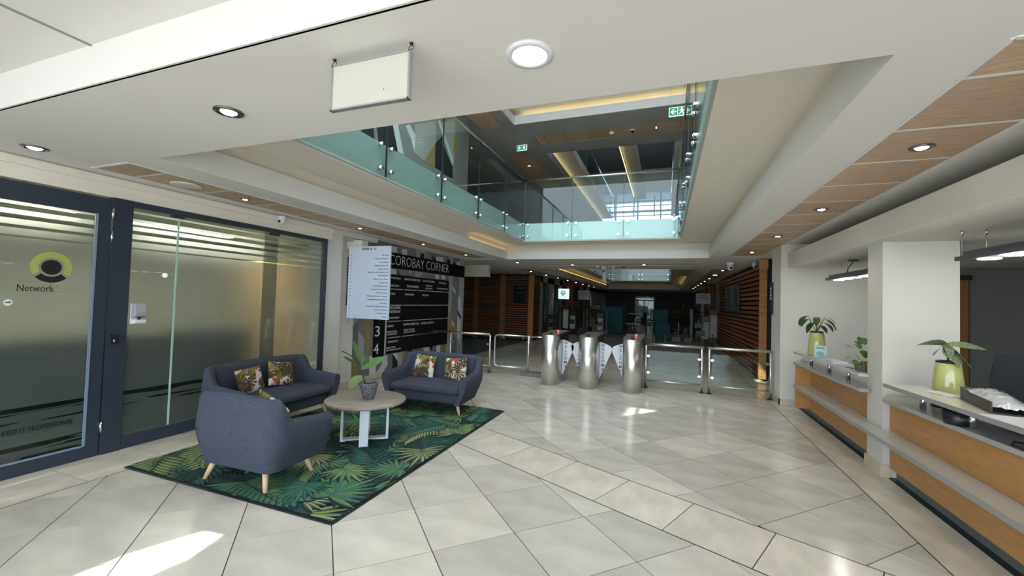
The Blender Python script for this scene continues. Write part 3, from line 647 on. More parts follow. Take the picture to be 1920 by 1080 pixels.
# ------------------------------------------------------------------ far left: timber box, lintel, corridor walls
struct('wall_lintel', MB().box(-9, -5.25, 11.9, 12.1, 2.32, 2.68), M_cream)
sl_ = struct('wall_slatted_left', MB().box(-9, -5.06, 15.92, 16.2, 0, 2.64).box(-5.3, -5.06, 15.92, 17.0, 0, 2.64), mat('black_backing_left', (.012, .008, .008), .8))
posts = [-8.6, -7.48, -6.28, -5.06]
n2 = 28; pt2 = 2.56/n2
for a, b in zip(posts[:-1], posts[1:]):
    w_ = b-a-.2
    for i in range(n2):
        z = .04+pt2*(i+.5)
        if i == 0: p0 = MB().box(-w_/2, w_/2, -.02, .02, -pt2*.26, pt2*.26).build('slat', M_slat, sl_, loc=((a+b)/2, 15.88, z))
        else: o = p0.copy(); COL.objects.link(o); o.location = ((a+b)/2, 15.88, z)
for b in posts[1:]: MB().box(b-.11, b+.10, 15.82, 15.9, 0, 2.64).build('post', M_post if b > -5.2 else mat('brown_timber_post', (.26, .13, .05), .5), sl_)
for i in range(n2):
    z = .04+pt2*(i+.5)
    if i == 0: p0 = MB().box(-.02, .02, -.55, .55, -pt2*.26, pt2*.26).build('slat', M_slat, sl_, loc=(-5.02, 16.5, z))
    else: o = p0.copy(); COL.objects.link(o); o.location = (-5.02, 16.5, z)
t = thing('wall_sign', 'black notice panel hung on the left timber slatted wall', 'sign', (-5.52, 15.80, 1.86))
MB().box(-.27, .27, -.03, 0, -.34, .34).build('plate', M_blackp, t)
m = MB(); text_into(m, 'NETWORK SPACE', .05, MY(-.14, -.032, .24), wid=.32); text_into(m, 'LOCATION INDEX', .05, MY(-.14, -.032, .07), wid=.32)
m.build('lettering', mat('dim_white_print', (.35, .35, .35)), t)
for z in (.28, .1, -.07, -.24): MB().box(.22, .24, -.034, -.03, z-.012, z+.012).build('fixing', M_signw, t)
t = thing('wall_sign', 'narrow dark notice panel on the side of the left timber box', 'sign', (-4.99, 16.25, 1.83)); MB().box(0, .02, -.2, .2, -.35, .35).build('plate', M_blackp, t)
M_far = mat('dim_grey_paint', (.36, .36, .35), .8)
fw = struct('wall_left_far', MB().box(-5.3, -5.0, 17.0, 17.3, 0, ZC).box(-5.3, -5.0, 18.1, 19.2, 0, ZC).box(-5.3, -5.0, 20.2, 20.9, 0, ZC).box(-5.3, -5.0, 23.4, 24.6, 0, ZC).box(-5.3, -5.0, 26.5, 27.3, 0, ZC).box(-5.3, -5.0, 29, 38, 0, ZC).box(-5.3, -5.0, 17, 38, 2.42, ZC).box(-7, -6.8, 17, 38, 0, ZC), M_far)
for k, (a, b) in enumerate(((17.3, 18.1), (19.2, 20.2), (24.6, 26.5), (27.3, 29))):
    dd = struct('door_%d' % (k+3), MB().box(-5.02, -4.96, a, a+.12, 0, 2.42).box(-5.02, -4.96, b-.08, b, 0, 2.42).box(-5.02, -4.96, a, b, 2.32, 2.42), M_blackp)
    MB().box(-5.0, -4.99, a+.12, b-.08, 0, 2.32).build('pane', M_glass, dd)
tp = thing('timber_pier', 'slim red brown timber clad pier behind the lit square sign', 'pier', (-4.74, 22.2, 0))
for i in range(30): MB().box(-.22, .22, -.9, .9, .04+.086*i, .04+.086*i+.068).build('slat', M_slat, tp)
struct('wall_back', MB().box(-9, -2.6, 38, 38.2, 0, 2.9).box(-.9, 6, 38, 38.2, 0, 2.9).box(-2.6, -.9, 38, 38.2, 2.3, 2.9), mat('dark_taupe_paint', (.10, .095, .09), .8))
dd = struct('door_7', MB().box(-2.6, -2.5, 37.9, 38.0, 0, 2.3).box(-1.0, -.9, 37.9, 38.0, 0, 2.3).box(-1.8, -1.74, 37.9, 38, 0, 1.9).box(-2.6, -.9, 37.9, 38, 1.9, 2.0), M_blackp)
MB().box(-2.5, -1.0, 37.95, 37.96, 0, 2.3).build('pane', M_glass, dd)
struct('wall_courtyard', MB().box(-4, 0, 39.5, 39.6, 0, 3.5), mat('courtyard_white', (.5, .5, .5), .8, noise=.6, nscale=3))

# high-back booths
M_teal = mat('teal_upholstery', (.012, .075, .095), .8)
def booth(x, y, w_, d_, h, lab, rz=0, g='teal high back booths'):
    t = thing('high_back_booth', lab, 'booth', (x, y, 0), rz, g)
    MB().box(-w_/2, w_/2, -d_/2, -d_/2+.1, .10, h).build('front_panel', M_teal, t, bevel=.02)
    MB().box(-w_/2, -w_/2+.1, -d_/2+.1, d_/2, .10, h).build('side_panel', M_teal, t, bevel=.02); MB().box(w_/2-.1, w_/2, -d_/2+.1, d_/2, .10, h).build('side_panel', M_teal, t, bevel=.02)
    MB().box(-w_/2+.1, w_/2-.1, -d_/2+.1, d_/2-.1, .15, .44).build('seat', M_teal, t, bevel=.03)
    for sx in (-1, 1):
        for sy in (-1, 1): MB().tube((sx*(w_/2-.08), sy*(d_/2-.08), 0), (sx*(w_/2-.08), sy*(d_/2-.08), .12), .02, 8).build('leg', M_blackp, t)
booth(-2.55, 22.6, 1.0, 1.3, 1.38, 'large teal high back booth left of the white cafe tables')
booth(-2.72, 25.6, 1.15, 1.4, 1.42, 'second teal booth standing behind the large left booth')
booth(-.25, 23.2, .75, 1.3, 1.36, 'teal high back booth right of the white cafe tables, with plants beyond')
booth(-.1, 20.2, .62, .7, .74, 'low dark blue booth seat in front of the right teal booth')
M_tt = mat('white_tabletop', (.62, .62, .62), .3)
def cafe_table(x, y, z, w_, lab):
    t = thing('cafe_table', lab, 'table', (x, y, 0), 0, None)
    MB().box(-w_/2, w_/2, -.35, .35, z-.03, z).build('tabletop', M_tt, t, bevel=.006)
    MB().tube((0, 0, .02), (0, 0, z-.03), .03, 10).build('pedestal', M_chrome, t); MB().lathe([(.22, 0), (.22, .015), (.04, .03)], n=16).build('base', M_blackp, t)
cafe_table(-1.65, 25.2, 1.05, .8, 'high white topped cafe table between the teal booths')
cafe_table(-1.65, 23.4, .55, .75, 'low white topped cafe table nearer the turnstiles, between the booths')
M_dch = mat('dark_chair_shell', (.015, .016, .02), .5)
def cafe_chair(x, y, rz, lab, z=.46):
    t = thing('cafe_chair', lab, 'chair', (x, y, 0), rz, 'dark cafe chairs')
    MB().box(-.21, .21, -.21, .21, z-.03, z+.02).build('seat', M_dch, t, bevel=.015); MB().box(-.21, .21, .17, .21, z+.05, z+.42).build('backrest', M_dch, t, bevel=.015)
    for sx in (-1, 1):
        for sy in (-1, 1): MB().tube((sx*.22, sy*.22, 0), (sx*.17, sy*.17, z-.02), .014, 6).build('leg', M_blackp, t)
cafe_chair(-1.0, 24.2, 2.3, 'dark cafe chair right of the low white table'); cafe_chair(-.95, 25.6, 2.0, 'dark cafe chair beside the high white table', .7)
cafe_chair(.45, 20.6, .4, 'dark cafe chair left among those behind the right planter rack'); cafe_chair(1.15, 20.3, -.5, 'dark cafe chair in the middle behind the right planter rack'); cafe_chair(1.62, 19.6, -1.2, 'dark cafe chair by the timber pier behind the right rack')

# plants
def leafmesh(mb, base, direc, L_, W_, droop=.5, nseg=7, fold=.25, mi=0, up=Vector((0,0,1)), wfn=None, twist=0):
    d = Vector(direc).normalized(); side = d.cross(up)
    if side.length < .05: side = Vector((1, 0, 0))
    side.normalize(); nrm = side.cross(d)
    if twist: R = Matrix.Rotation(twist, 3, d); side = R@side; nrm = R@nrm
    p = Vector(base); rows = []
    for i in range(nseg+1):
        t = i/nseg; wd = W_*(wfn(t) if wfn else math.sin(math.pi*min(1, t*.93+.05))**.8)
        rows.append((p-side*wd+nrm*wd*fold, p.copy(), p+side*wd+nrm*wd*fold))
        d = (d+Vector((0, 0, -1))*droop/nseg).normalized(); nrm = side.cross(d); p = p+d*(L_/nseg)
    k = [q for r in rows for q in r]
    f = []
    for i in range(nseg):
        a = i*3; f += [(a, a+1, a+4, a+3), (a+1, a+2, a+5, a+4)]
    mb.add(k, f, mi, True); return p
M_leafd = mat('dark_green_leaf', (.035, .075, .022), .4, noise=.3, nscale=20)
M_leafm = mat('mid_green_leaf', (.085, .19, .035), .4, noise=.3, nscale=18)
M_leafb = mat('bright_green_leaf', (.22, .36, .07), .45, noise=.2, nscale=14)
M_stem = mat('brown_stem', (.08, .05, .03), .7)
M_soil = mat('potting_soil', (.025, .018, .014), .9)
def bush(mb, c, r, n, L_, W_, seed):
    q = random.Random(seed)
    for i in range(n):
        a = q.uniform(0, 6.283); e = q.uniform(-.1, 1.2); d = (math.cos(a)*math.cos(e), math.sin(a)*math.cos(e), math.sin(e))
        b = (c[0]+d[0]*r*q.uniform(.1, .9), c[1]+d[1]*r*q.uniform(.1, .9), c[2]+d[2]*r*q.uniform(.1, .9))
        leafmesh(mb, b, d, L_*q.uniform(.7, 1.2), W_, q.uniform(.4, 1.2), 4)
def potplant(x, y, z, lab, seed, s=1.0, g='potted plants along the planter racks'):
    t = thing('potted_plant', lab, 'plant', (x, y, z), 0, g)
    MB().box(-.13*s, .13*s, -.13*s, .13*s, 0, .18*s).build('pot', M_blackp, t, bevel=.01)
    m = MB(); bush(m, (0, 0, .18*s), .12*s, 16, .2*s, .035*s, seed); m.build('foliage', M_leafd, t)
# planter racks (black steel frames with boxes at different heights)
def rack(x0, x1, y, ups, boxes, lab):
    t = thing('planter_rack', lab, 'planter rack', ((x0+x1)/2, y, 0)); c = (x0+x1)/2
    MB().box(x0-c, x1-c, -.16, .16, 0, .05).build('base_rail', M_blackp, t)
    for u, h, wd in ups: MB().box(u-c-wd, u-c+wd, -.03, .03, .05, h).build('upright', M_blackp, t)
    for bx_, bz, wp in boxes:
        MB().box(bx_-c-.16, bx_-c+.16, -.15, .15, bz, bz+.2).build('planter_box', M_blackp, t, bevel=.01)
        m = MB(); bush(m, (bx_-c, 0, bz+.2), .12, 9, .18, .03, int(bx_*100)); m.build('foliage', M_leafd, t)
        if wp: MB().box(bx_-c-.13, bx_-c+.13, -.05, .05, max(.3, bz-1.05), bz-.02).build('white_panel', mat('pale_rack_panel', (.5, .51, .5), .6) if 'pale_rack_panel' not in bpy.data.materials else bpy.data.materials['pale_rack_panel'], t)
rack(-.45, 1.85, 18.3, [(-.43, .35, .02), (.0, .35, .02), (.5, .9, .02), (.98, 1.45, .05), (1.42, .9, .03), (1.8, 1.2, .02)],
     [(.42, .12, 0), (.86, .12, 0), (1.25, .72, 0), (1.3, .42, 0), (1.5, 1.0, 1), (1.75, .15, 0), (1.78, 1.28, 1)], 'black planter rack on the right beyond the glass barrier')
rack(-4.6, -2.6, 20.3, [(-4.55, 1.2, .02), (-4.1, .5, .02), (-3.75, 1.3, .05), (-3.6, 1.3, .05), (-2.65, 1.2, .03)],
     [(-4.65, 1.25, 1), (-4.3, .95, 1), (-4.35, .55, 0), (-3.3, .6, 0), (-3.1, 1.3, 0), (-2.95, .9, 1), (-2.9, .5, 0), (-2.7, .15, 0)], 'black planter rack on the left beyond the turnstiles')
rack(-4.9, -3.9, 17.4, [(-4.85, .9, .02), (-4.4, 1.2, .03)], [(-4.75, .5, 0), (-4.6, .85, 0)], 'short black planter rack by the left timber box')
for i, (x, y, s, lab) in enumerate(((.75, 24.6, 1.5, 'tall leafy potted tree right of the teal booth'), (1.25, 22.9, 1.4, 'leafy potted tree near the right piers'), (-3.7, 21.4, 1.3, 'dark leafy potted tree in front of the left timber pier'), (.3, 26, 1.2, 'leafy potted tree behind the right booth'))):
    t = thing('potted_tree', lab, 'plant', (x, y, 0)); MB().lathe([(.14, 0), (.2, .4), (.19, .4)], n=14).build('pot', M_blackp, t); MB().tube((0, 0, .4), (0, 0, .9*s), .02, 8).build('trunk', M_stem, t)
    m = MB(); bush(m, (0, 0, .8*s), .38, 70, .3, .05, 40+i); m.build('foliage', M_leafd, t)
# hanging lit sign and two unlit ones
t = thing('lit_sign', 'bright white lit square sign with a dark ring emblem, hanging beyond the turnstiles', 'sign', (-3.92, 16.6, 1.93))
MB().box(-.22, .22, .0, .06, -.21, .21).build('light_box', mat('lit_sign_face', (.66, .86, .85), emit=1.0), t, bevel=.01)
m = MB()
for a0, a1, r0, r1 in ((-35, 215, .07, .10), (222, 318, .07, .10)):
    for i in range(20):
        a, b = math.radians(a0+(a1-a0)*i/20), math.radians(a0+(a1-a0)*(i+1)/20)
        m.add([(-.02+r*math.cos(q), -.003, .03+r*math.sin(q)) for r, q in ((r0, a), (r1, a), (r1, b), (r0, b))], [(0, 3, 2, 1)])
m.add([(-.02+.05*math.cos(math.pi+q*math.pi/10), -.003, .035+.05*math.sin(math.pi+q*math.pi/10)) for q in range(11)], [tuple(range(11))[::-1]])
text_into(m, 'NetworkSpace', .045, MY(-.15, -.003, -.12), wid=.30); m.build('emblem', M_blackp, t)
for x in (-.18, .18): MB().tube((x, .03, .21), (x, .03, .75), .004, 6).build('hanging_wire', M_steel, t)
for x, y, z, lab in ((-4.1, 22.0, 2.0, 'grey hanging sign on the left, further along than the lit sign'), (1.62, 21, 1.95, 'grey hanging sign on the right before the timber pier')):
    t = thing('hanging_sign', lab, 'sign', (x, y, z)); MB().box(-.3, .3, 0, .04, -.24, .24).build('board', mat('dim_white_board', (.5, .52, .58), .5), t)
    for q in (-.25, .25): MB().tube((q, .02, .24), (q, .02, .7), .004, 6).build('hanging_wire', M_steel, t)
    for q in range(3): MB().box(-.22, .2, -.004, 0, .12-.07*q, .14-.07*q).build('printed_line', M_grey, t)
# narrow blue-white banner hanging in the second well
t = thing('hanging_sign', 'narrow pale banner hanging in the far well seen above the turnstiles', 'sign', (-1.95, 14.1, 2.66)); MB().box(-.06, .06, 0, .02, -.35, .2).build('board', M_signw, t); MB().tube((0, .01, .2), (0, .01, .38), .004, 6).build('hanging_wire', M_steel, t)

# ------------------------------------------------------------------ balustrades of the well
def bolt(parent, p, ax):
    a = Vector(ax)*.05; p = Vector(p)
    MB().tube(p-a*1.2, p+a*.5, .026, 14).tube(p+a*.5, p+a*.62, .018, 12).build('standoff_bolt', M_chrome, parent)
def balustrade(side, pos, joints, z0, z1, lab, zb=(3.16, 3.45), group=None, tint=None):
    t = thing('glass_balustrade', lab, 'balustrade', (0, 0, 0))
    for a, b in zip(joints[:-1], joints[1:]):
        g = .006
        if side == 'x': m = MB().box(pos-.006, pos+.006, a+g, b-g, z0, z1)
        else: m = MB().box(a+g, b-g, pos-.006, pos+.006, z0, z1)
        m.build('glass_pane', M_bal, t)
        for e_ in (a+.10, b-.10):
            for z in zb:
                if side == 'x': bolt(t, (pos, e_, z), (1 if pos < 0 else -1, 0, 0))
                else: bolt(t, (e_, pos, z), (0, -1, 0))
    for a in joints:
        if side == 'x': MB().box(pos-.009, pos+.009, a-.006, a+.006, z0, z1).build('joint_seal', M_blackp, t)
        else: MB().box(a-.004, a+.004, pos-.007, pos+.007, z0, z1).build('joint_seal', M_grey, t)
    if side == 'x': MB().tube((pos, joints[0], z1+.01), (pos, joints[-1], z1+.01), .022, 12).build('handrail', M_chrome, t)
    else: MB().tube((joints[0], pos, z1+.01), (joints[-1], pos, z1+.01), .022, 12).build('handrail', M_chrome, t)
    return t
balustrade('x', -3.27, [2.32, 2.85, 4.2, 5.55, 6.88, 8.22, 9.53], 3.07, 4.52, 'left glass balustrade of the upper floor opening, in front of the painted wall')
balustrade('y', 9.53, [-3.27, -2.1, -.93, .23], 3.07, 4.52, 'far glass balustrade across the upper floor opening, above the cream end beam')
balustrade('x', .23, [2.32, 2.85, 4.2, 5.55, 6.88, 8.22, 9.53], 3.07, 4.52, 'right glass balustrade of the upper floor opening, seen edge on')
struct('trim_4', MB().box(-3.34, -3.31, 2.3, 9.6, 3.06, 3.48).box(.26, .29, 2.3, 9.6, 3.06, 3.48), mat('pale_slab_edge', (.40, .47, .45), .4))
struct('trim_6', MB().box(-3.34, .29, 9.57, 9.62, 3.06, 3.48), mat('slab_edge_painted_reflection', (.62, .78, .78), .3))  # far edge paler: window reflections put into its colour
balustrade('y', 26.9, [-3.3, -1.5, .2], 3.07, 4.52, 'glass balustrade at the far end of the second well')
balustrade('x', -3.3, [14.3, 17.4, 20.5, 23.7, 26.9], 3.07, 4.52, 'left glass balustrade of the second well')
balustrade('x', .2, [14.3, 17.4, 20.5, 23.7, 26.9], 3.07, 4.52, 'right glass balustrade of the second well')
balustrade('x', -3.3, [14.6, 17.6, 20.6, 23.6, 26.6], 7.05, 8.4, 'left glass balustrade of the third floor well', (7.1, 7.3))
balustrade('x', .2, [14.6, 17.6, 20.6, 23.6, 26.6], 7.05, 8.4, 'right glass balustrade of the third floor well', (7.1, 7.3))
# exit signs
M_green = mat('green_exit_sign', (.0, .16, .07), emit=.9); M_exw = mat('exit_symbol_white', (.7, .9, .8), emit=.9)
for (x, y, z, lab) in ((-4.35, 12.2, 6.42, 'small green exit sign hanging left on the upper floor'), (.17, 9.9, 5.97, 'green exit sign at the right end of the upper floor, behind the glass edge')):
    t = thing('exit_sign', lab, 'sign', (x, y, z)); s = 1
    MB().box(-.22, .22, .0, .03, -.12, .12).build('backing', M_exw, t); MB().box(-.205, -.005, -.004, 0, -.105, .105).box(.005, .205, -.004, 0, -.105, .105).build('green_field', M_green, t)
    m = MB(); Yq = -.006
    def q(ps): m.add([(a, Yq, b) for a, b in ps], [tuple(range(len(ps)))])
    q([(-.18, 0), (-.11, -.07), (-.08, -.07), (-.13, -.015), (-.13, .015), (-.08, .07), (-.11, .07)]); q([(-.14, -.018), (-.035, -.018), (-.035, .018), (-.14, .018)])
    q([(.10+.022*math.cos(i), .075+.022*math.sin(i)) for i in [k*.785 for k in range(8)]]); q([(.08, .05), (.12, .05), (.135, 0), (.105, -.02), (.075, .0)])
    q([(.10, -.02), (.135, -.01), (.16, -.09), (.14, -.09)]); q([(.075, 0), (.1, -.02), (.07, -.06), (.03, -.07), (.03, -.055), (.06, -.045)]); q([(.12, .05), (.17, .01), (.16, 0), (.11, .03)]); q([(.08, .05), (.035, .03), (.035, .015), (.09, .03)])
    m.build('running_figure_and_arrow', M_exw, t)
    K = .75 if x < -1 else .85; t.scale = (K, K, K)
    for a in (-.18, .18): MB().tube((a, .015, .12), (a, .015, (ZU-z)/K), .005, 6).build('hanging_rod', M_steel, t)

# ------------------------------------------------------------------ downlights
dl_m = mat('satin_chrome_ring', (.25, .25, .25), .25, metal=1)
def downlight(x, y, z, lab, r=.05, group='downlights', white=False, tilt=0):
    t = thing('downlight', lab, 'downlight', (x, y, z), 0, group)
    MB().lathe([(r*1.45, 0), (r*1.45, -.008), (r*1.1, -.012), (r*1.0, -.004)], n=24).build('ring', M_whitep if white else dl_m, t)
    MB().lathe([(r*.96 if white else r*.8, -.006), (r*.9 if white else r*.6, -.014)], n=24).build('lamp', M_lampw if white else M_lamp, t)
    return t
downlight(-.58, 1.69, ZC, 'large round white lit downlight in the front soffit right of the hanging board', .072, None, True)
downlight(-2.48, 1.70, ZC, 'chrome ringed downlight in the front soffit left of the hanging board', .055, None)
downlight(-4.65, 1.70, ZC, 'chrome ringed downlight in the front soffit nearest the glass door', .055, None)
for i, y in enumerate((3.41, 5.35, 7.2, 9.1)): downlight(-4.62, y, ZC+.006, ['downlight in the left timber strip beside the round grille', 'downlight in the left timber strip above the white directory', 'downlight in the left timber strip above the mural header', 'last downlight in the near left timber strip'][i], .035, None)
for i, y in enumerate((3.44, 5.31, 7.16, 9.16)): downlight(1.55, y, ZC+.006, ['nearest', 'second', 'third', 'farthest'][i]+' lit downlight in the right timber strip', .045, None)
for i, x in enumerate((-2.56, -.58)): downlight(x, 11.85, ZC+.012, ['left', 'right'][i]+' downlight in the cross strip beyond the well', .05, None)
downlight(-3.95, 11.0, ZC, 'downlight in the plain soffit left of the end beam', .05, None)
ORD = ['first', 'second', 'third', 'fourth', 'fifth', 'sixth', 'seventh', 'last']
for i in range(8): downlight(-4.6, 14.3+2*i, ZC, ORD[i]+' lit downlight of the far left ceiling strip, counted from the turnstiles', .05, 'far left strip downlights')
for i in range(8): downlight(1.55, 13.6+2*i, ZC, ORD[i]+' lit downlight of the far right ceiling strip, counted from the turnstiles', .05 if i != 1 else .09, 'far right strip downlights')
UL = ['left lit downlight in the upper floor timber cross strip', 'right lit downlight in the upper floor timber cross strip', 'lit downlight in the plain grey upper ceiling left of the small exit sign', 'nearest lit downlight of the upper left timber strip behind the exit sign', 'second lit downlight of the upper left timber strip', 'third lit downlight of the upper left timber strip', 'fourth lit downlight of the upper left timber strip', 'lit downlight in the upper timber strip before the mural wall end', 'nearest lit downlight on the right side of the upper well', 'farther lit downlight on the right side of the upper well', 'farthest lit downlight of the upper left timber strip']
for i, (x, y) in enumerate(((-2.65, 12.35), (-.35, 12.35), (-4.9, 12.25), (-4.9, 14.6), (-4.88, 17), (-4.88, 19.5), (-4.88, 22), (-4.88, 9.3), (1.6, 14.5), (1.6, 18), (-4.7, 25))): downlight(x, y, ZU+.02, UL[i], .07, 'upper floor downlights')
for x, y, lab, dk in ((-1.6, 12.3, 'pale smoke detector in the upper floor cross strip', 0), (-1.0, 12.3, 'dark domed detector in the upper floor cross strip', 1)):
    t = thing('smoke_detector', lab, 'smoke detector', (x, y, ZU)); MB().lathe([(.08, 0), (.08, -.03)], n=16).build('base', M_whitep, t); MB().lathe([(.06, -.03), (.03, -.06)], n=16).build('head', M_blackp if dk else M_whitep, t)
t = tag(MB().lathe([(.135, 0), (.135, -.01), (.12, -.014), (.0, -.014)], n=32).build('ceiling_speaker', mat('white_speaker_grille', (.72, .72, .68), .6, bump=.6, bscale=300), None, loc=(-4.64, 2.79, ZC+.004)), 'round white ceiling speaker grille in the left timber strip', 'speaker')
# cameras and detectors
def dome(x, y, z, lab, s=1.0, rz=0):
    t = thing('security_camera', lab, 'camera', (x, y, z), rz)
    MB().lathe([(.055*s, 0), (.055*s, -.03*s), (.05*s, -.045*s)], n=20).build('base', M_whitep, t)
    MB().lathe([(.045*s, -.04*s), (.048*s, -.075*s), (.035*s, -.105*s), (.012*s, -.12*s)], n=20).build('ball', M_whitep, t); MB().lathe([(.02*s, 0), (.02*s, .012*s)], n=12).build('lens', M_blackp, t, loc=(0, -.048*s, -.085*s)).rotation_euler = (math.radians(100), 0, 0)
dome(-5.0, 4.24, 2.665, 'small white dome camera on the trim above the wide glass pane', .9)
dome(-1.72, 12.3, ZC, 'large white dome camera on the soffit above the left turnstile lane', 1.6); dome(-1.45, 12.3, ZC, 'small white camera right beside the large dome camera', .9)
dome(1.45, 11.2, ZC, 'white bracket camera on the soffit left of the slatted wall', 1.7); dome(1.98, 11.3, ZC, 'small white camera close to the top of the slatted wall', 1.1)
for x, lab, dk in ((-1.9, 'pinkish round smoke detector left of the large dome camera', 0), (-1.15, 'dark round detector right of the large dome camera', 1)):
    t = thing('smoke_detector', lab, 'smoke detector', (x, 12.2, ZC)); MB().lathe([(.06, 0), (.06, -.025), (.04, -.05)], n=16).build('base', M_whitep if not dk else M_grey, t)

# ------------------------------------------------------------------ directory signs
hd = thing('header_sign', 'long black header board reading COROBAY CORNER on the mural', 'sign', (-5.22, 8.45, 2.34))
M_brd = mat('matt_black_board', (.006, .006, .007), .7, spec=.15)
MB().box(-.025, 0, -1.85, 1.8, -.155, .155).build('plate', M_brd, hd, bevel=.003)
m = MB(); text_into(m, 'COROBAY CORNER', .30, MX(.001, -1.53, 0), wid=2.42, bold=-.004); m.build('lettering', mat('soft_white_letters', (.62, .63, .62), .5), hd)
dr = thing('directory_board', 'black tenant directory board under the header, rows of white names', 'directory', (-5.22, 8.0, 1.25))
MB().box(-.02, 0, -1.45, -1.13, -.83, .80).build('number_column', M_brd, dr, bevel=.003)
M_div = mat('light_grey_bar', (.5, .5, .48), .5)
rows = [(2.05, 1.765), (1.745, 1.435), (1.415, 1.105), (1.085, .775), (.755, .445)]
Mw = mat('directory_lettering', (.62, .63, .63), .6)
for a, b in rows: MB().box(-.02, .0, -1.07, 1.40, b-1.25, a-1.25).build('name_row', M_brd, dr, bevel=.002)
for z in (1.755, 1.425, 1.095, .765):
    for y0, y1 in ((-1.0, -.62), (-.5, -.1), (.05, .7), (.75, 1.15), (1.25, 1.39)):
        if R_.random() < .9: MB().box(-.015, .002, y0, y1, z-1.257, z-1.243).build('divider_bar', M_div, dr)
MB().box(-.02, .004, -1.115, -1.085, -.8, .8).build('column_bar', M_div, dr)
m = MB()
for s_t, y0, y1, z, h in (('NETWORK SPACE', 6.93, 7.32, 1.98, .06), ('MANNA ATTORNEYS INC', 7.46, 8.07, 1.98, .07), ('In Fine Die Di Divide', 8.18, 8.68, 1.985, .07), ('ZR SERVICES INC', 8.88, 9.25, 1.97, .06),
    ('Cascade Cover', 6.93, 7.28, 1.83, .07), ('THORA PROPERTIES', 7.55, 8.01, 1.83, .07), ('MORTGAGE', 8.3, 8.58, 1.875, .05), ('ACCEPTANCE', 8.28, 8.6, 1.81, .05), ('VIP TRADE INCORPORATED', 8.8, 9.34, 1.83, .05),
    ('FBS TRUST', 6.95, 7.16, 1.655, .06), ('ARTEMIS GROUP', 7.5, 7.84, 1.655, .06), ('CECI GAMA', 8.17, 8.44, 1.655, .06),
    ('JAMES DOUWS', 6.95, 7.36, 1.37, .075), ('& PARTNERS INC', 6.95, 7.36, 1.29, .075), ('momentum', 6.93, 7.32, 1.175, .08),
    ('SIMEONICS', 6.95, 7.14, 1.0, .06), ('MOTIVO SAMBEC BSR', 7.49, 8.07, 1.01, .07), ('AGORA AFRICA', 8.15, 8.71, 1.01, .07),
    ('EMBASSY OF BRAZIL', 6.94, 7.27, .885, .045), ('CONFERENCE ROOM', 6.94, 7.27, .835, .045), ('EMBASSY OF BRAZIL', 7.5, 7.92, .895, .045), ('CONSULAR SECTION', 7.5, 7.92, .845, .045),
    ('MOMENTUM', 6.98, 7.31, .68, .06), ('EMBASSY OF BRAZIL', 6.94, 7.24, .565, .045), ('SELF COMMERCIAL ROOMS', 6.94, 7.42, .515, .045)):
    text_into(m, s_t, h, MX(.001, y0-8.0, z-1.25), wid=y1-y0)
m.build('tenant_names', Mw, dr)
m = MB(); text_into(m, '3', .29, MX(.001, 6.55-8, .91-1.25), wid=.14); text_into(m, '4', .29, MX(.001, 6.55-8, .57-1.25), wid=.15); m.build('floor_numbers', mat('number_white', (.7, .7, .7)), dr)
# projecting white directory
wd = thing('suite_directory', 'white projecting directory board headed SUITES 16 - 31, left of the black directory', 'directory', (-4.585, 5.55, 1.82))
wd.scale = (.955, .955, .955)
MB().box(-.435, .435, 0, .035, -.625, .625).build('board', mat('cool_white_board', (.66, .74, .88), .4), wd, bevel=.002)
m = MB(); text_into(m, 'SUITES 16 - 31', .055, MY(.0, -.001, .575), wid=.29, align='CENTER', bold=.001)
nm = ['Kjel Projek', 'Montessorie Methods CC', 'Yasoob Holdings', 'Woodmead Creation Tiles', 'Sunrise Polymers', 'Finger Princess and Conveyancers Inc', 'THORA PROPERTIES', 'Margaret Tate Inc Physio', 'Jeremiah Yield', 'Henry Nelson Accountants', 'Sebastian Executive Centre', 'HM Sloane Attorneys', 'Professional & Precision Consulting', 'Consolidated Mining Africa (Pty) LTD', 'E-Fam Africa', 'General Safety Health & Environment', 'In Fine Die Di Divide', 'LT Biosystems INC', 'MindSpa', 'Compute Works', 'NMP Holdings']
for i, s_t in enumerate(nm):
    z = .465-.058*i; me = text_mesh(s_t, .030, min(.42, .0125*len(s_t)), 'LEFT'); xs = max(v.co.x for v in me.vertices)
    T = MY(.405-xs, -.001, z); m.add([T@v.co for v in me.vertices], [list(p.vertices) for p in me.polygons]); bpy.data.meshes.remove(me)
    text_into(m, str(16+i if i < 16 else i), .026, MY(-.395, -.001, z))
m.build('lettering', M_blackp, wd)
MB().box(-.38, -.20, .035, .20, .60, .74).box(-.57, -.38, .08, .20, .60, .72).build('bracket_arm', M_wall, wd)
bp_ = thing('wall_sign', 'thin black plate showing behind the left edge of the white directory', 'sign', (-4.985, 5.61, 1.84)); MB().box(-.085, .1, -.008, .008, -.41, .41).build('plate', M_blackp, bp_)
# hanging blank board
hb = thing('hanging_board', 'blank cream board in an aluminium frame hanging from the front soffit', 'hanging board', (-1.24, 1.46, 2.54))
MB().box(-.205, .205, -.006, .006, -.10, .10).build('face', mat('cream_panel', (.56, .56, .48), .5), hb)
fm = mat('aluminium_edge', (.5, .51, .53), .35, metal=.8)
MB().box(-.21, .21, -.012, .012, .098, .105).box(-.21, .21, -.012, .012, -.105, -.098).box(-.212, -.203, -.012, .012, -.105, .105).box(.203, .212, -.012, .012, -.105, .105).build('frame', fm, hb)
for s_ in (-.205, .208):
    MB().path([(s_+.011*math.cos(a), .004*math.sin(a), .118+.012*math.sin(a)) for a in [k*math.pi/9 for k in range(19)]], .0016, 6).build('hanging_ring', M_blackp, hb)
    MB().tube((s_, 0, .128), (s_, 0, .140), .002, 6).box(s_-.007, s_+.007, -.004, .004, .132, .140).build('hook', M_blackp, hb)
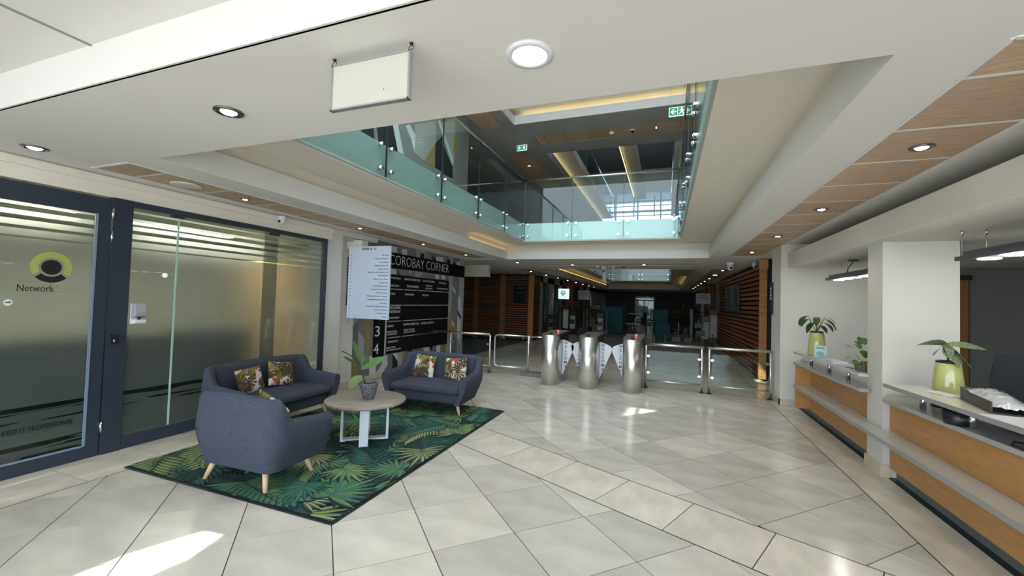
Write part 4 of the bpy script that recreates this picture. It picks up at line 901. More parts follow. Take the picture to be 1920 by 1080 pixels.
MB().tube((.08, -.008, -.045), (.08, -.006, -.045), .003, 8).build('screw', M_grey, hb)
# ------------------------------------------------------------------ turnstiles
M_red = mat('dark_red_gloss_panel', (.05, .012, .012), .2)
M_flap = mat('white_flap', (.62, .64, .70), .3)
def stadium(cx, y0, y1, r, n=12, flat_back=True):
    p = [(cx+r*math.cos(math.pi+math.pi*i/n), y0+r+r*math.sin(math.pi+math.pi*i/n)) for i in range(n+1)]
    return p+[(cx+r, y1), (cx-r, y1)]
TS = [(-2.10, 'left turnstile pillar with a white WELCOME flap on its right side', (1,), True), (-1.36, 'middle turnstile pillar with white flaps on both sides', (1, -1), False), (-.56, 'right turnstile pillar, joined to the glass barrier, flap on its left side', (-1,), True)]
for x, lab, sides, led in TS:
    t = thing('turnstile', lab, 'turnstile', (x, 7.72, 0), 0, 'steel flap turnstiles')
    r = .165
    MB().prism(stadium(0, 0, 1.05, r, 20), 0, .955, smooth=True).build('cabinet', M_steel, t)
    tp_ = stadium(0, 0, 1.05, r+.004, 20); k = len(tp_)
    hz = lambda y: .985 if y > .34 else .935+.05*sstep(-.02, .34, y)
    m = MB(); m.add([(a, b, .945 if b < .3 else .955) for a, b in tp_]+[(a, b, hz(b)+.01) for a, b in tp_], [tuple(range(k, 2*k))]+[(i, (i+1)%k, k+(i+1)%k, k+i) for i in range(k)]); m.build('lid', mat('lid_steel', (.42, .41, .39), .35, metal=1) if 'lid_steel' not in bpy.data.materials else bpy.data.materials['lid_steel'], t)
    MB().tube((0, .22, .965), (0, .22, .992), .03, 16).tube((0, .22, .99), (0, .22, .998), .022, 16).build('card_reader', M_blackp, t)
    if led: MB().lathe([(.02, 0), (.02, .015), (.01, .028)], n=12).build('indicator_lamp', mat('red_indicator', (1, .08, .12), emit=3) if 'red_indicator' not in bpy.data.materials else bpy.data.materials['red_indicator'], t, loc=(.04, .62, .99))
    for s_ in (1, -1):
        MB().box(min(s_*r, s_*(r+.004)), max(s_*r, s_*(r+.004)), .26, 1.04, .80, .945).build('side_panel', M_red, t)
        MB().box(min(s_*r, s_*(r+.003)), max(s_*r, s_*(r+.003)), .50, .54, .05, .80).build('flap_slot', M_blackp, t)
    for s_ in sides:
        f0, f1 = r-.02, r+.20
        P = [(f0, .14), (f0+.03, .14), (f1+.03, .66), (f1+.035, .73), (f1+.01, .765), (f1-.06, .80), (f0+.05, .835), (f0, .84)]
        MB().prismy([(s_*a, b) for a, b in P], .505, .53).build('flap', M_flap, t, bevel=.004)
        m = MB()
        for i, ch in enumerate('WELCOME'): text_into(m, ch, .075, MY(s_*(r+.07), .503, .78-.078*i), align='CENTER', bold=.001)
        m.build('lettering', M_blackp, t)
# ------------------------------------------------------------------ glass barriers and gate
def clip(mb, x, z, s): mb.tube((x, -.022, z), (x, .022, z), .022, 14); mb.box(min(x, x+s*.03), max(x, x+s*.03), -.02, .02, z-.018, z+.018); return mb
def barrier(x0, x1, y, lab, H=.835, posts=(True, True), ov=(.03, .03), dist=0):
    t = thing('glass_barrier', lab, 'barrier', ((x0+x1)/2, y, 0)); h = (x1-x0)/2
    MB().tube((-h-ov[0], 0, H), (h+ov[1], 0, H), .024, 16).build('handrail', M_steel, t)
    for s_, on in ((-1, posts[0]), (1, posts[1])):
        if not on: continue
        p = MB().tube((s_*h, 0, .005), (s_*h, 0, H-.02), .022, 16).build('post', M_steel, t)
        MB().lathe([(.05, 0), (.05, .008), (.03, .012)], n=20).build('foot_plate', M_blackp, p, loc=(s_*h, 0, .0))
    MB().tube((-h, 0, .145), (h, 0, .145), .012, 12).build('lower_rail', M_steel, t)
    MB().box(-h+.045, h-.045, -.005, .005, .17, .72).build('glass_pane', M_glass, t)
    for s_ in (-1, 1):
        for z in (.30, .615): clip(MB(), s_*(h-.05), z, s_).build('glass_clip', M_chrome, t)
    return t
barrier(-.34, .645, 8.45, 'glass barrier directly right of the turnstiles')
barrier(.77, 1.745, 8.45, 'glass barrier at the right end by the niche wall')
barrier(-4.60, -3.62, 8.45, 'glass barrier at the far left, between the mural wall and the gate', ov=(.5, .0))
g = thing('glass_gate', 'steel framed swing gate with rounded corners left of the turnstiles', 'gate', (-2.74, 8.5, 0))
pts = [(-.02, 0, .835), (-.70, 0, .835), (-.76, 0, .82), (-.785, 0, .77), (-.785, 0, .21), (-.76, 0, .165), (-.70, 0, .15), (-.02, 0, .15)]
MB().path(pts, .018, 12).build('frame', M_steel, g)
p = MB().tube((0, 0, .08), (0, 0, .85), .024, 16).build('post', M_steel, g)
MB().box(-.14, .40, -.10, .10, 0, .085).build('gate_motor_base', mat('matt_steel', (.25, .25, .25), .4, metal=.7), g, bevel=.006)
MB().tube((.0, 0, .835), (.42, 0, .835), .014, 10).build('link_rail', M_steel, g)
MB().box(-.71, -.06, -.005, .005, .20, .78).build('glass_pane', M_glass, g)
for x in (-.60, -.13):
    for z in (.20, .785): clip(MB(), x, z, 0).build('glass_clip', M_chrome, g)
# ------------------------------------------------------------------ rug
rg = thing('rug', 'rectangular dark rug printed with green palm leaves under the seating', 'rug', (-3.32, 3.97, 0))
RX, RY = 1.17, 1.64
MB().box(-RX, RX, -RY, RY, .001, .009).build('backing', mat('rug_navy_ground', (.008, .025, .034), .95, bump=.3, bscale=500), rg)
MB().box(-RX-.008, RX+.008, -RY-.008, -RY, .001, .010).box(-RX-.008, RX+.008, RY, RY+.008, .001, .010).box(-RX-.008, -RX, -RY, RY, .001, .010).box(RX, RX+.008, -RY, RY, .001, .010).build('edge_binding', M_blackp, rg)
GC = [(.008, .038, .036), (.012, .075, .062), (.028, .13, .088), (.065, .155, .075), (.14, .21, .075), (.20, .27, .10), (.075, .095, .04), (.26, .32, .16), (.004, .016, .022)]
GM = [mat('printed_leaf_%s' % n, c, .95) for n, c in zip(('deep', 'teal', 'jade', 'green', 'olive', 'lime', 'khaki', 'pale', 'shadow'), GC)]
q = random.Random(3); pat = MB()
def clip_rect(P):
    for a, b, c in ((1, 0, RX-.01), (-1, 0, RX-.01), (0, 1, RY-.01), (0, -1, RY-.01)):
        P = clip_half(P, a, b, c)
        if len(P) < 3: return []
    return P
zl = [.0092]
def leaflet(x, y, a, L_, W_, mi):
    zl[0] += .0000012
    ca, sa = math.cos(a), math.sin(a)
    prof = [(0, .10), (.2, .75), (.45, 1), (.7, .75), (.9, .3), (1, 0), (.9, -.3), (.7, -.75), (.45, -1), (.2, -.75), (0, -.10)]
    for half in (0, 1):
        pr = prof[:6] + [(0, 0)] if half == 0 else [(0, 0)]+prof[5:]
        P = clip_rect([(x+ca*u*L_-sa*v*W_, y+sa*u*L_+ca*v*W_) for u, v in pr])
        if P:
            if sum(P[i][0]*P[(i+1)%len(P)][1]-P[(i+1)%len(P)][0]*P[i][1] for i in range(len(P))) < 0: P = P[::-1]
            pat.add([(p[0], p[1], zl[0]) for p in P], [tuple(range(len(P)))], mi if half == 0 or mi == 8 else max(0, mi-1))
def frond(x, y, a, kind, s, c, dark=False):
    zl[0] += .000004
    if not dark:
        st = q.getstate(); frond(x-.010*math.cos(a)+.006, y-.010*math.sin(a)-.008, a, kind, s*1.03, 8, True); q.setstate(st)
    if kind == 0:       # fan: leaflets radiate from a short rib
        n = q.randint(13, 18)
        for i in range(n):
            t = (i/(n-1)-.5)*2; aa = a+t*1.9; o = (1-abs(t))*.10*s
            leaflet(x+math.cos(a)*o, y+math.sin(a)*o, aa, s*(.36-.10*abs(t))*q.uniform(.9, 1.1), .0165*s*(2.0 if dark else 1.3), 8 if dark else (c if i % 3 else min(7, c+1)))
    else:               # feather
        n = q.randint(11, 15); 
        for i in range(n):
            t = i/n; bx_, by_ = x+math.cos(a+t*.3)*t*.62*s, y+math.sin(a+t*.3)*t*.62*s
            for sd in (1, -1): leaflet(bx_, by_, a+t*.3+sd*(.95-.45*t), s*(.30*(1-.55*t))*q.uniform(.85, 1.1), s*(.028 if dark else .0195), 8 if dark else (c if sd > 0 else max(0, c-1)))
        leaflet(x, y, a+.12, .64*s, .006, 8)
for i in range(260):
    lvl = i/260
    c = q.choice((0, 8, 1, 0)) if lvl < .4 else q.choice((1, 2, 0, 3, 6, 1)) if lvl < .78 else q.choice((3, 4, 2, 5, 6, 3, 4, 7))
    frond(q.uniform(-RX, RX), q.uniform(-RY, RY), q.uniform(0, 6.283), q.random() < .5, q.uniform(.75, 1.15), c)
pat.build('printed_leaves', GM, rg)
# ------------------------------------------------------------------ upholstered seats
M_fab = mat('slate_blue_fabric', (.062, .070, .098), .95, noise=.35, nscale=130, bump=.5, bscale=420, spec=.2)
M_seam = mat('seam_thread', (.02, .024, .04), .9)
M_leg = mat('pale_beech_leg', (.62, .45, .30), .45, noise=.06)
def sofa(name, lab, cat, loc, rz, W, D=.74, HB=.76, HA=.55, group=None, tp=.115, seams=()):
    """opening faces local +Y; x along the width"""
    t = thing(name, lab, cat, loc, rz, group)
    hw, hd, rc = W/2, D/2, .17
    # plan centreline: right arm front -> back -> left arm front
    P = []; NA = 9
    for i in range(NA): P.append((hw, hd-(D-rc)*i/NA, 1, 0, i/NA*.5))
    for i in range(9):
        a = -math.pi/2*i/8; P.append((hw-rc+rc*math.cos(a), -hd+rc+rc*math.sin(a), math.cos(a), math.sin(a), .5+.5*i/8))
    nb = 15
    for i in range(1, nb): P.append((hw-rc-(W-2*rc)*i/nb, -hd, 0, -1, 1))
    for p in reversed(P[:NA+9]): P.append((-p[0], p[1], -p[2], p[3], p[4]))
    th = .105
    n = len(P); prof = []
    def hgt(k):
        x, y, nx_, ny_, s_ = P[k]
        yf = (y+hd)/D                       # 0 back, 1 front
        h = HB-(HB-HA)*sstep(.16, .36, yf)-.035*sstep(.3, 1, yf)
        if ny_ < -.9: h += .018*(1-(x/hw)**2)
        return h
    sec = []
    NS = 16
    def sect(k):
        x, y, nx_, ny_, s_ = P[k]; h = hgt(k); out = []
        def o(z): return -tp*(1-sstep(.08, .46, z))+.0-.02*sstep(.5, .8, z)*(1 if ny_ < -.5 else .4)
        for z in (.155, .19, .25, .32, .40, .48): 
            zz = min(z, h-.06) if z > h-.06 else z
            out.append((o(zz), zz))
        r = th/2
        for a in (0, 30, 60, 90, 120, 150, 180):
            aa = math.radians(a); out.append((o(h)-r+r*math.cos(aa), h-r+r*math.sin(aa)))
        out += [(o(h)-th, h-.12), (o(.4)-th-.0, .30), (o(.2)-th+.02, .155)]
        return [Vector((x+nx_*u, y+ny_*u, z)) for u, z in out]
    S = [sect(k) for k in range(n)]; m = MB(); m.grid(lambda i, j: S[i][j], n, len(S[0]))
    ns_ = len(S[0]); m.f += [[j for j in range(ns_)], [(n-1)*ns_+j for j in range(ns_)][::-1]]; m.m += [0, 0]; m.sm += [False, False]
    for k in range(n-1): m.f.append([k*ns_, k*ns_+ns_-1, (k+1)*ns_+ns_-1, (k+1)*ns_]); m.m.append(0); m.sm.append(False)
    m.build('back_and_arms', M_fab, t, bevel=.02, seg=3, fixn=True)
    iw = hw-.115
    def rb(x0, x1, y0, y1, z0, z1, nm, bv, bulge=0, par=None, mtl=M_fab):
        m = MB(); nx_, ny_ = 12, 8
        def top(i, j):
            u, v = i/(nx_-1), j/(ny_-1); return (x0+(x1-x0)*u, y0+(y1-y0)*v, z1+bulge*(math.sin(math.pi*u)*math.sin(math.pi*v))**.5)
        m.grid(top, nx_, ny_); m.grid(lambda i, j: (top(i, j)[0], top(i, j)[1], z0), nx_, ny_)
        B = nx_*ny_
        ring = [(i, 0) for i in range(nx_)]+[(nx_-1, j) for j in range(1, ny_)]+[(i, ny_-1) for i in range(nx_-2, -1, -1)]+[(0, j) for j in range(ny_-2, 0, -1)]
        ids = [i*ny_+j for i, j in ring]
        for a, b in zip(ids, ids[1:]+ids[:1]): m.f.append([a, b, B+b, B+a]); m.m.append(0); m.sm.append(True)
        return m.build(nm, mtl, par or t, bevel=bv, seg=3, fixn=True)
    rb(-iw+.03, iw-.03, -hd+.08, hd-.055, .155, .285, 'base_frame', .03)
    rb(-iw+.015, iw-.015, -hd+.10, hd+.00, .292, .385, 'seat_cushion', .032, .028)
    for sf in seams:
        m = MB(); m.path([(sf*hw*.86, -hd-.115*0+tp-.004, .165), (sf*hw*.90, -hd+tp*.72, .24), (sf*hw*.94, -hd+tp*.28, .34), (sf*hw*.95, -hd-.001, .47)], .0025, 6); m.build('back_seam', M_seam, t)
    for sx in (-1, 1):
        for sy in (-1, 1): MB().tube((sx*(hw-.125), sy*(hd-.09), 0.0), (sx*(hw-.185), sy*(hd-.135), .17), .016, 14, .026).build('leg', M_leg, t)
    return t
ZR = .0105
sofa('armchair', 'slate blue armchair seen from behind, nearest the viewer on the rug', 'armchair', (-3.28, 2.68, ZR), .03, .93, .66, .745, .56, tp=.085, seams=(-.75, .12))
sofa('sofa', 'slate blue two seat sofa against the frosted glass, two leafy cushions', 'sofa', (-4.50, 3.82, ZR), -math.pi/2+.02, 1.42, .74, .745, .56)
sofa('sofa', 'slate blue two seat sofa facing the viewer in front of the mural', 'sofa', (-3.13, 5.32, ZR), math.pi+.06, 1.30, .74, .745, .56)
# printed cushions: the print is a colour attribute on a fine grid
def cushion(lab, loc, rot, S_, seed, SH=None):
    SH = SH or S_
    q = random.Random(seed); N = 84
    shapes = []
    def leafc(col, n, kind):
        for _ in range(n): shapes.append((kind, q.uniform(-.1, 1.1), q.uniform(-.1, 1.1), q.uniform(0, 6.28), q.uniform(.2, .34), col))
    leafc((.60, .38, .28), 4, 'b'); leafc((.42, .05, .035), 3, 'b'); leafc((.075, .048, .018), 9, 'm'); leafc((.15, .15, .02), 4, 'o'); leafc((.06, .038, .015), 6, 'm'); leafc((.20, .19, .03), 2, 'o'); leafc((.48, .06, .04), 1, 'b')
    def col(u, v):
        c = (.72, .66, .60)
        for k, cx, cy, a, s, cc in shapes:
            dx, dy = u-cx, v-cy; lx = (dx*math.cos(a)+dy*math.sin(a))/s; ly = (-dx*math.sin(a)+dy*math.cos(a))/s
            if k == 'b':
                if (lx*1.2)**2+(ly*2.0)**2 < .36: c = cc
            elif k == 'o':
                if abs(lx) < 1 and abs(ly) < .42*(1-lx*lx)**.8:
                    c = tuple(x*(1.7 if abs(ly) < .03 else 1) for x in cc)
            else:
                r = math.hypot(lx+.25, ly); th = math.atan2(ly, lx+.25); R = 1.15*(.62+.38*math.cos(th))
                if r < R and (r < .22 or math.cos(th*11) > -.25-.5*(1-r)): c = tuple(x*(2.2 if math.cos(th*11) > .93 else 1) for x in cc)
        return c
    m = MB(); vals = []
    def P(i, j, sgn):
        u, v = i/(N-1), j/(N-1); e = (1-(2*u-1)**2)*(1-(2*v-1)**2); z = .062*max(0, e)**.42
        pin = 1-.05*(1-abs(2*v-1)**2); pin2 = 1-.05*(1-abs(2*u-1)**2)
        return ((u-.5)*S_*pin, sgn*z, (v-.5)*SH*pin2)
    for sgn in (-1, 1):
        m.grid(lambda i, j: P(i, j, sgn), N, N)
        for i in range(N):
            for j in range(N): vals.append(col(i/(N-1), j/(N-1)))
    me_o = m.build('cushion', bpy.data.materials.get('leaf_print_fabric') or leafprint(), None, loc=loc, fixn=True)
    at = me_o.data.color_attributes.new('print', 'FLOAT_COLOR', 'POINT')
    at.data.foreach_set('color', [x for c in vals for x in (*c, 1)])
    me_o.rotation_euler = rot
    return tag(me_o, lab, 'cushion')
def leafprint():
    m = mat('leaf_print_fabric', (.5, .5, .5), .9, bump=.3, bscale=500); nt = m.node_tree
    a = nt.nodes.new('ShaderNodeVertexColor'); a.layer_name = 'print'; nt.links.new(a.outputs[0], nt.nodes['Principled BSDF'].inputs['Base Color']); return m
cushion('leafy print cushion at the left of the sofa by the glass', (-4.64, 3.60, .545), (math.radians(-17), math.radians(-2), math.radians(-262)), .36, 11, .31)
cushion('leafy print cushion at the right of the sofa by the glass, tilted', (-4.64, 4.02, .565), (math.radians(-17), math.radians(9), math.radians(-272)), .36, 22, .31)
cushion('leafy print cushion at the left of the sofa in front of the mural', (-3.40, 5.46, .565), (math.radians(-15), math.radians(3), math.radians(4)), .34, 33)
cushion('leafy print cushion at the right of the sofa in front of the mural', (-2.86, 5.44, .565), (math.radians(-15), math.radians(-3), math.radians(12)), .34, 44)
cushion('leafy print cushion peeking over the back of the nearest armchair', (-3.10, 2.60, .575), (math.radians(14), math.radians(28), math.radians(8)), .33, 55)
# ------------------------------------------------------------------ coffee table
ct = thing('coffee_table', 'round grey wood coffee table on white crossed frames', 'table', (-3.10, 3.80, ZR))
M_gw = mat('grey_washed_wood', (.30, .26, .22), .4, noise=.35, nscale=4, stretch=(1.2, 14, 1), ndetail=8)
MB().lathe([(.40, .418), (.422, .420), (.428, .425), (.428, .445), (.424, .450), (.0, .450)], n=72).build('tabletop', M_gw, ct, rotz=.6)
M_wl = mat('white_table_leg', (.74, .78, .84), .4)
for a, hh in ((math.radians(37), .25), (math.radians(127), .27)):
    m = MB(); u = Vector((math.cos(a), math.sin(a), 0)); v = Vector((-math.sin(a), math.cos(a), 0)); Z = Vector((0, 0, 1)); bw, tk = .045, .013
    off = 0 if hh == .25 else .0
    for s_ in (-1, 1): m.obox(u*(s_*(hh-tk))+Z*.209, u*tk, v*bw, Z*.209)
    m.obox(Z*(.013 if hh == .25 else .039), u*(hh-2*tk), v*bw*.98, Z*.0125); m.obox(Z*(.405 if hh == .25 else .379), u*(hh-2*tk), v*bw*.98, Z*.0125)
    m.build('leg_frame', M_wl, ct)
pp = thing('potted_fiddle_leaf', 'young fiddle leaf plant in a dark textured pot on the coffee table', 'plant', (-3.06, 3.79, .461))
MB().lathe([(.052, 0), (.060, .01), (.085, .10), (.098, .17), (.098, .185), (.088, .185), (.082, .165), (.0, .163)], n=36).build('pot', mat('dark_cracked_ceramic', (.12, .12, .13), .45, noise=.75, nscale=55, bump=1, bscale=70), pp)
MB().lathe([(.084, .150), (.08, .166), (.0, .168)], n=20).build('soil', M_soil, pp)
Ru = Vector((rv.x, rv.y, 0))           # direction across the picture, and towards the viewer
Rd = Vector((-fv.x, -fv.y, 0)).normalized()
def S(a, b, c=0): return Ru*a+Vector((0, 0, b))+Rd*c
MB().path([S(-.035, .16), S(-.055, .21, .01), S(-.09, .30), S(-.10, .36), S(-.115, .40)], [.009, .008, .007, .006, .005], 8).build('stem', M_stem, pp)
fw_ = lambda t: (.25+.75*math.sin(math.pi*min(1, .1+t*.8))**1.0)*(1 if t < .97 else .5)*(.55+.6*t)*(1-max(0, t-.85)*3.2)
M_fid = mat('fiddle_leaf_green', (.12, .23, .06), .35, noise=.15, nscale=12); M_fidp = mat('fiddle_leaf_pale', (.26, .36, .16), .5, noise=.1)
for b, d, L_, W_, dr_, mt, tw in ((S(-.10, .36), S(-.35, 1.1, .2), .30, .085, -.15, M_fid, .2), (S(-.095, .33), S(1.0, .45, .25), .30, .058, -.1, M_fid, .9), (S(-.06, .24), S(-.75, -.25, .3), .19, .075, .7, M_fidp, 1.2), (S(-.10, .37), S(-1.0, .35, .0), .22, .018, -.2, M_leafd, 1.4), (S(-.09, .35), S(.05, 1, -.9), .17, .05, .4, M_leafd, .2)):
    m = MB(); leafmesh(m, b, d, L_, W_, dr_, 12, .12, wfn=fw_, up=Rd.cross(Vector((1, 0, .01))).normalized() if False else Vector((0, 0, 1)), twist=tw); m.build('leaf', mt, pp)
MB().path([S(-.10, .37), S(-.19, .455), S(-.27, .50), S(-.31, .515)], [.005, .005, .005, .007], 8).build('bare_stalk', M_blackp, pp)
bb = tag(MB().prism([(-.1, -.05), (.09, -.06), (.1, .04), (-.02, .06)], 0, .07).build('folded_bag', M_blackp, None, loc=(-5.02, 6.1, 0), bevel=.02), 'small black folded bag on the floor at the foot of the mural', 'bag')
# ------------------------------------------------------------------ reception things
M_vase = mat('lime_green_ceramic', (.52, .53, .20), .14, noise=.12, nscale=6, coat=.5)
def vase(x, y, z, s, lab, base=None):
    t = thing('vase_plant', lab, 'plant', (x, y, z))
    o0 = 0
    if base: MB().lathe([(.115*s, 0), (.115*s, base)], n=36).build('black_base', M_blackp, t); o0 = base
    H = (.385-o0 if base else .33)
    MB().lathe([(.100*s, o0), (.112*s, o0+.02), (.105*s, o0+H*.5), (.088*s, o0+H-.02), (.080*s, o0+H), (.070*s, o0+H), (.068*s, o0+H-.03), (0, o0+H-.03)], n=40).build('vase', M_vase, t)
    MB().lathe([(.082*s, o0+H-.006), (.083*s, o0+H+.012), (.068*s, o0+H+.014), (.066*s, o0+H-.02), (0, o0+H-.02)], n=30).build('inner_pot', M_blackp, t)
    return t, o0+H
v1, h1 = vase(1.99, 6.95, .956, .95, 'tall lime green vase with drooping dark leaves on the far counter')
for a, L_, st in ((-1.0, .16, .16), (-.6, .22, .10), (-.3, .18, .20), (.25, .2, .17), (.7, .2, .14), (1.0, .18, .10), (.1, .16, .05), (-.85, .2, .22), (.5, .16, .2)):
    d = Ru*a+Rd*(.5-abs(a)*.4); e_ = Vector((0, 0, h1))+d*st*.75+Vector((0, 0, .06+st*.75))
    MB().path([(0, 0, h1), tuple(Vector((0, 0, h1+.07))+d*st*.3), tuple(e_)], .003, 6).build('stalk', M_stem, v1)
    m = MB(); leafmesh(m, e_, d+Vector((0, 0, .1)), L_*1.1, .042, 1.9, 8, .1); m.build('leaf', M_leafd, v1)
v2, h2 = vase(2.27, 4.64, .80, .95, 'large lime green vase with striped leaves beside the pillar', .03)
M_str = mat('striped_calathea_leaf', (.30, .36, .20), .4); nt = M_str.node_tree
wv = nt.nodes.new('ShaderNodeTexNoise'); wv.inputs['Scale'].default_value = 22; wv.inputs['Detail'].default_value = 0; rr_ = nt.nodes.new('ShaderNodeValToRGB'); rr_.color_ramp.elements[0].position = .44; rr_.color_ramp.elements[1].position = .56
rr_.color_ramp.elements[0].color = (.07, .12, .04, 1); rr_.color_ramp.elements[1].color = (.38, .44, .27, 1); nt.links.new(wv.outputs[0], rr_.inputs[0]); nt.links.new(rr_.outputs[0], nt.nodes['Principled BSDF'].inputs['Base Color'])
top = Vector((0, 0, h2+.15))-Ru*.02
MB().path([(0, 0, h2-.02), (.0, 0, h2+.06), tuple(top)], [.009, .008, .006], 8).build('stem', M_leafd, v2)
for a, c, up0, L_, W_, dr_, tw in ((-1.0, .15, .25, .30, .050, .5, .6), (-1.0, .5, -.10, .24, .052, .5, .9), (1.0, .2, .10, .29, .045, .35, .6), (-.45, .8, -.7, .15, .038, .5, .6), (.0, 1, -1.2, .21, .055, .4, 0), (.45, .9, -.75, .25, .056, .6, -.3)):
    m = MB(); leafmesh(m, top, Ru*a+Rd*c+Vector((0, 0, up0)), L_, W_, dr_, 10, .12, twist=tw); m.build('leaf', M_str, v2)
t = thing('card_holder', 'small clear display holder with a pale blue leaflet by the far vase', 'card holder', (1.96, 6.70, .957), -.35)
MB().box(-.065, .065, -.002, .002, 0, .16).build('leaflet', mat('pale_blue_print', (.55, .64, .75), .5), t); MB().box(-.07, .07, -.008, -.004, 0, .165).build('front_sheet', M_glass, t); MB().box(-.07, .07, -.03, .03, -.0, .004).build('foot', M_glass, t)
m = MB(); m.add([(.045*math.cos(i*.5236), -.0028, .05+.035*math.sin(i*.5236)) for i in range(12)], [tuple(range(12))[::-1]]); m.add([(-.05, -.0028, .118), (-.05, -.0028, .145), (.05, -.0028, .145), (.05, -.0028, .118)], [(0, 3, 2, 1)]); m.build('blue_print', mat('slate_print', (.15, .22, .32)), t)
pk = mat('lilac_paper', (.55, .52, .68), .7)
for i, (x, y, rz, s) in enumerate(((1.99, 6.25, .2, 1), (1.97, 6.05, -.15, .9), (1.99, 5.85, .4, .8))):
    tag(MB().box(-.08*s, .08*s, -.12, .12, 0, .012).box(-.075*s, .09*s, -.11, .11, .012, .018).build('paper_stack', [pk if i != 1 else M_signw], None, loc=(x, y, .957), rotz=rz), ['lilac paper pad lying on the far counter ledge, beside the card holder', 'white papers lying on the far counter ledge, middle of the three', 'lilac paper sheets lying on the far counter ledge, nearest the basket'][i], 'papers')
tag(MB().path([(0, 0, 0), (.03, .08, 0), (.0, .16, 0)], .004, 6).build('pen', M_blackp, None, loc=(1.93, 5.60, .961)), 'black pen on the far counter ledge near the basket', 'pen')
bk_ = thing('basket_plant', 'trailing green plant in a woven basket on the far counter beside the pillar', 'plant', (2.02, 5.30, .956)); bk_.location = (2.03, 5.56, .956)
m = MB()
for i in range(7):
    for j in range(22):
        w0 = j/22; per = .50; s0 = w0*per
        def pp_(s):
            s %= per
            if s < .14: return (-.07+s, -.055)
            if s < .25: return (.07, -.055+(s-.14))
            if s < .39: return (.07-(s-.25), .055)
            return (-.07, .055-(s-.39))
        a = pp_(s0); b = pp_(s0+per/22); o_ = .003*(1 if (i+j) % 2 else -1); k = 1+o_/.06
        m.tube((a[0]*k, a[1]*k, .008+.014*i), (b[0]*k, b[1]*k, .008+.014*i), .0075, 6)
m.build('woven_basket', mat('tan_wicker', (.26, .19, .12), .8), bk_, kind='stuff')
MB().box(-.06, .06, -.045, .045, .0, .085).build('soil', M_soil, bk_)
q = random.Random(5); m = MB()
for i in range(30):
    a, e_ = q.uniform(0, 6.28), q.uniform(.1, 1.4); d = Vector((math.cos(a)*math.cos(e_), math.sin(a)*math.cos(e_), math.sin(e_)))
    r_ = q.uniform(.05, .26); leafmesh(m, Vector((0, 0, .09))+d*r_*(1 if d.z > .5 else .6), d, .085, .036, 1.2, 6, .1)
m.build('foliage', M_leafm, bk_)
m = MB(); p0 = Vector((-.05, 0, .09))
for i, (a, b) in enumerate(((-.10, .10), (-.14, .17), (-.16, .21), (-.05, -.02), (.0, -.05))):
    leafmesh(m, S(a, b+.02, .05), S(-.4, .3, .5), .06, .03, 1.0, 6, .1)
m.build('trailing_leaves', M_leafb, bk_); MB().path([S(-.04, .09, .03), S(-.10, .12, .05), S(-.15, .2, .05)], .003, 6).build('trailing_stem', M_leafm, bk_)
# pendant light bars
def light_bar(x, y0, y1, lab, n, discs):
    t = thing('pendant_light_bar', lab, 'pendant light', (x, (y0+y1)/2, 2.04)); h = (y1-y0)/2
    MB().box(-.10, .10, -h, h, 0, .035).build('lower_tray', mat('grey_lamp_metal', (.12, .125, .14), .4, metal=.4) if 'grey_lamp_metal' not in bpy.data.materials else bpy.data.materials['grey_lamp_metal'], t, bevel=.002)
    MB().box(-.065, .065, -h+.05, h-.05, .035, .075).build('upper_housing', bpy.data.materials['grey_lamp_metal'], t, bevel=.002)
    for sx in (-.075, .075):
        for sy in (-h+.2, h-.05):
            MB().tube((sx, sy, .03), (sx, sy, .25), .0025, 6).build('suspension_rod', M_steel, t); MB().tube((sx, sy, .215), (sx, sy, .25), .012, 10).tube((sx, sy, .0), (sx, sy, .05), .012, 10).build('rod_cap', M_steel, t)
    for i in range(n):
        y = h-.22-i*(2*h-.3)/n
        MB().lathe([(.07, 0), (.07, -.006), (.0, -.008)], n=20, sx=.9).build('lamp_lens', M_lamp, t, loc=(0, y, 0))
    for d in discs: MB().lathe([(.06, .25), (.06, .232), (.0, .228)], n=18).build('ceiling_rose', bpy.data.materials['grey_lamp_metal'], t, loc=(.04, d, 0)); MB().path([(.04, d, .23), (-.01, d+.03, .14), (0, d+.1, .07)], .006, 8).build('power_cord', M_blackp, t)
    return t
light_bar(2.33, 5.75, 7.45, 'grey suspended lamp bar over the far counter, left of the pillar', 5, (.25,)); light_bar(2.35, 2.6, 4.52, 'grey suspended lamp bar over the near counter, right of the pillar', 6, ())
# office chair
oc = thing('office_chair', 'dark grey high backed office chair behind the near counter', 'chair', (2.86, 4.75, 0), -.45)
M_mesh = mat('charcoal_chair_fabric', (.022, .026, .034), .9, bump=.4, bscale=300)
m = MB(); m.grid(lambda i, j: ((-.25+.5*i/12)*(1-.22*(j/14)**3), -.02-.05*math.cos((i/12-.5)*3), .50+.76*j/14), 13, 15); m.grid(lambda i, j: ((-.25+.5*(12-i)/12)*(1-.22*(j/14)**3), .05-.05*math.cos((i/12-.5)*3), .50+.76*j/14), 13, 15)
m.box(-.2, .2, -.03, .01, .5, .52).build('backrest', M_mesh, oc, bevel=.01)
MB().box(-.25, .25, -.50, -.02, .42, .50).build('seat', M_mesh, oc, bevel=.03)
for sx in (-1, 1): a_ = MB().box(sx*.30-.035, sx*.30+.035, -.36, -.06, .84, .87).build('armrest', M_blackp, oc, bevel=.01); MB().tube((sx*.26, -.2, .45), (sx*.30, -.2, .85), .018, 8).build('armrest_post', M_blackp, a_)
MB().tube((0, -.25, .08), (0, -.25, .42), .03, 12).build('gas_lift', M_blackp, oc)
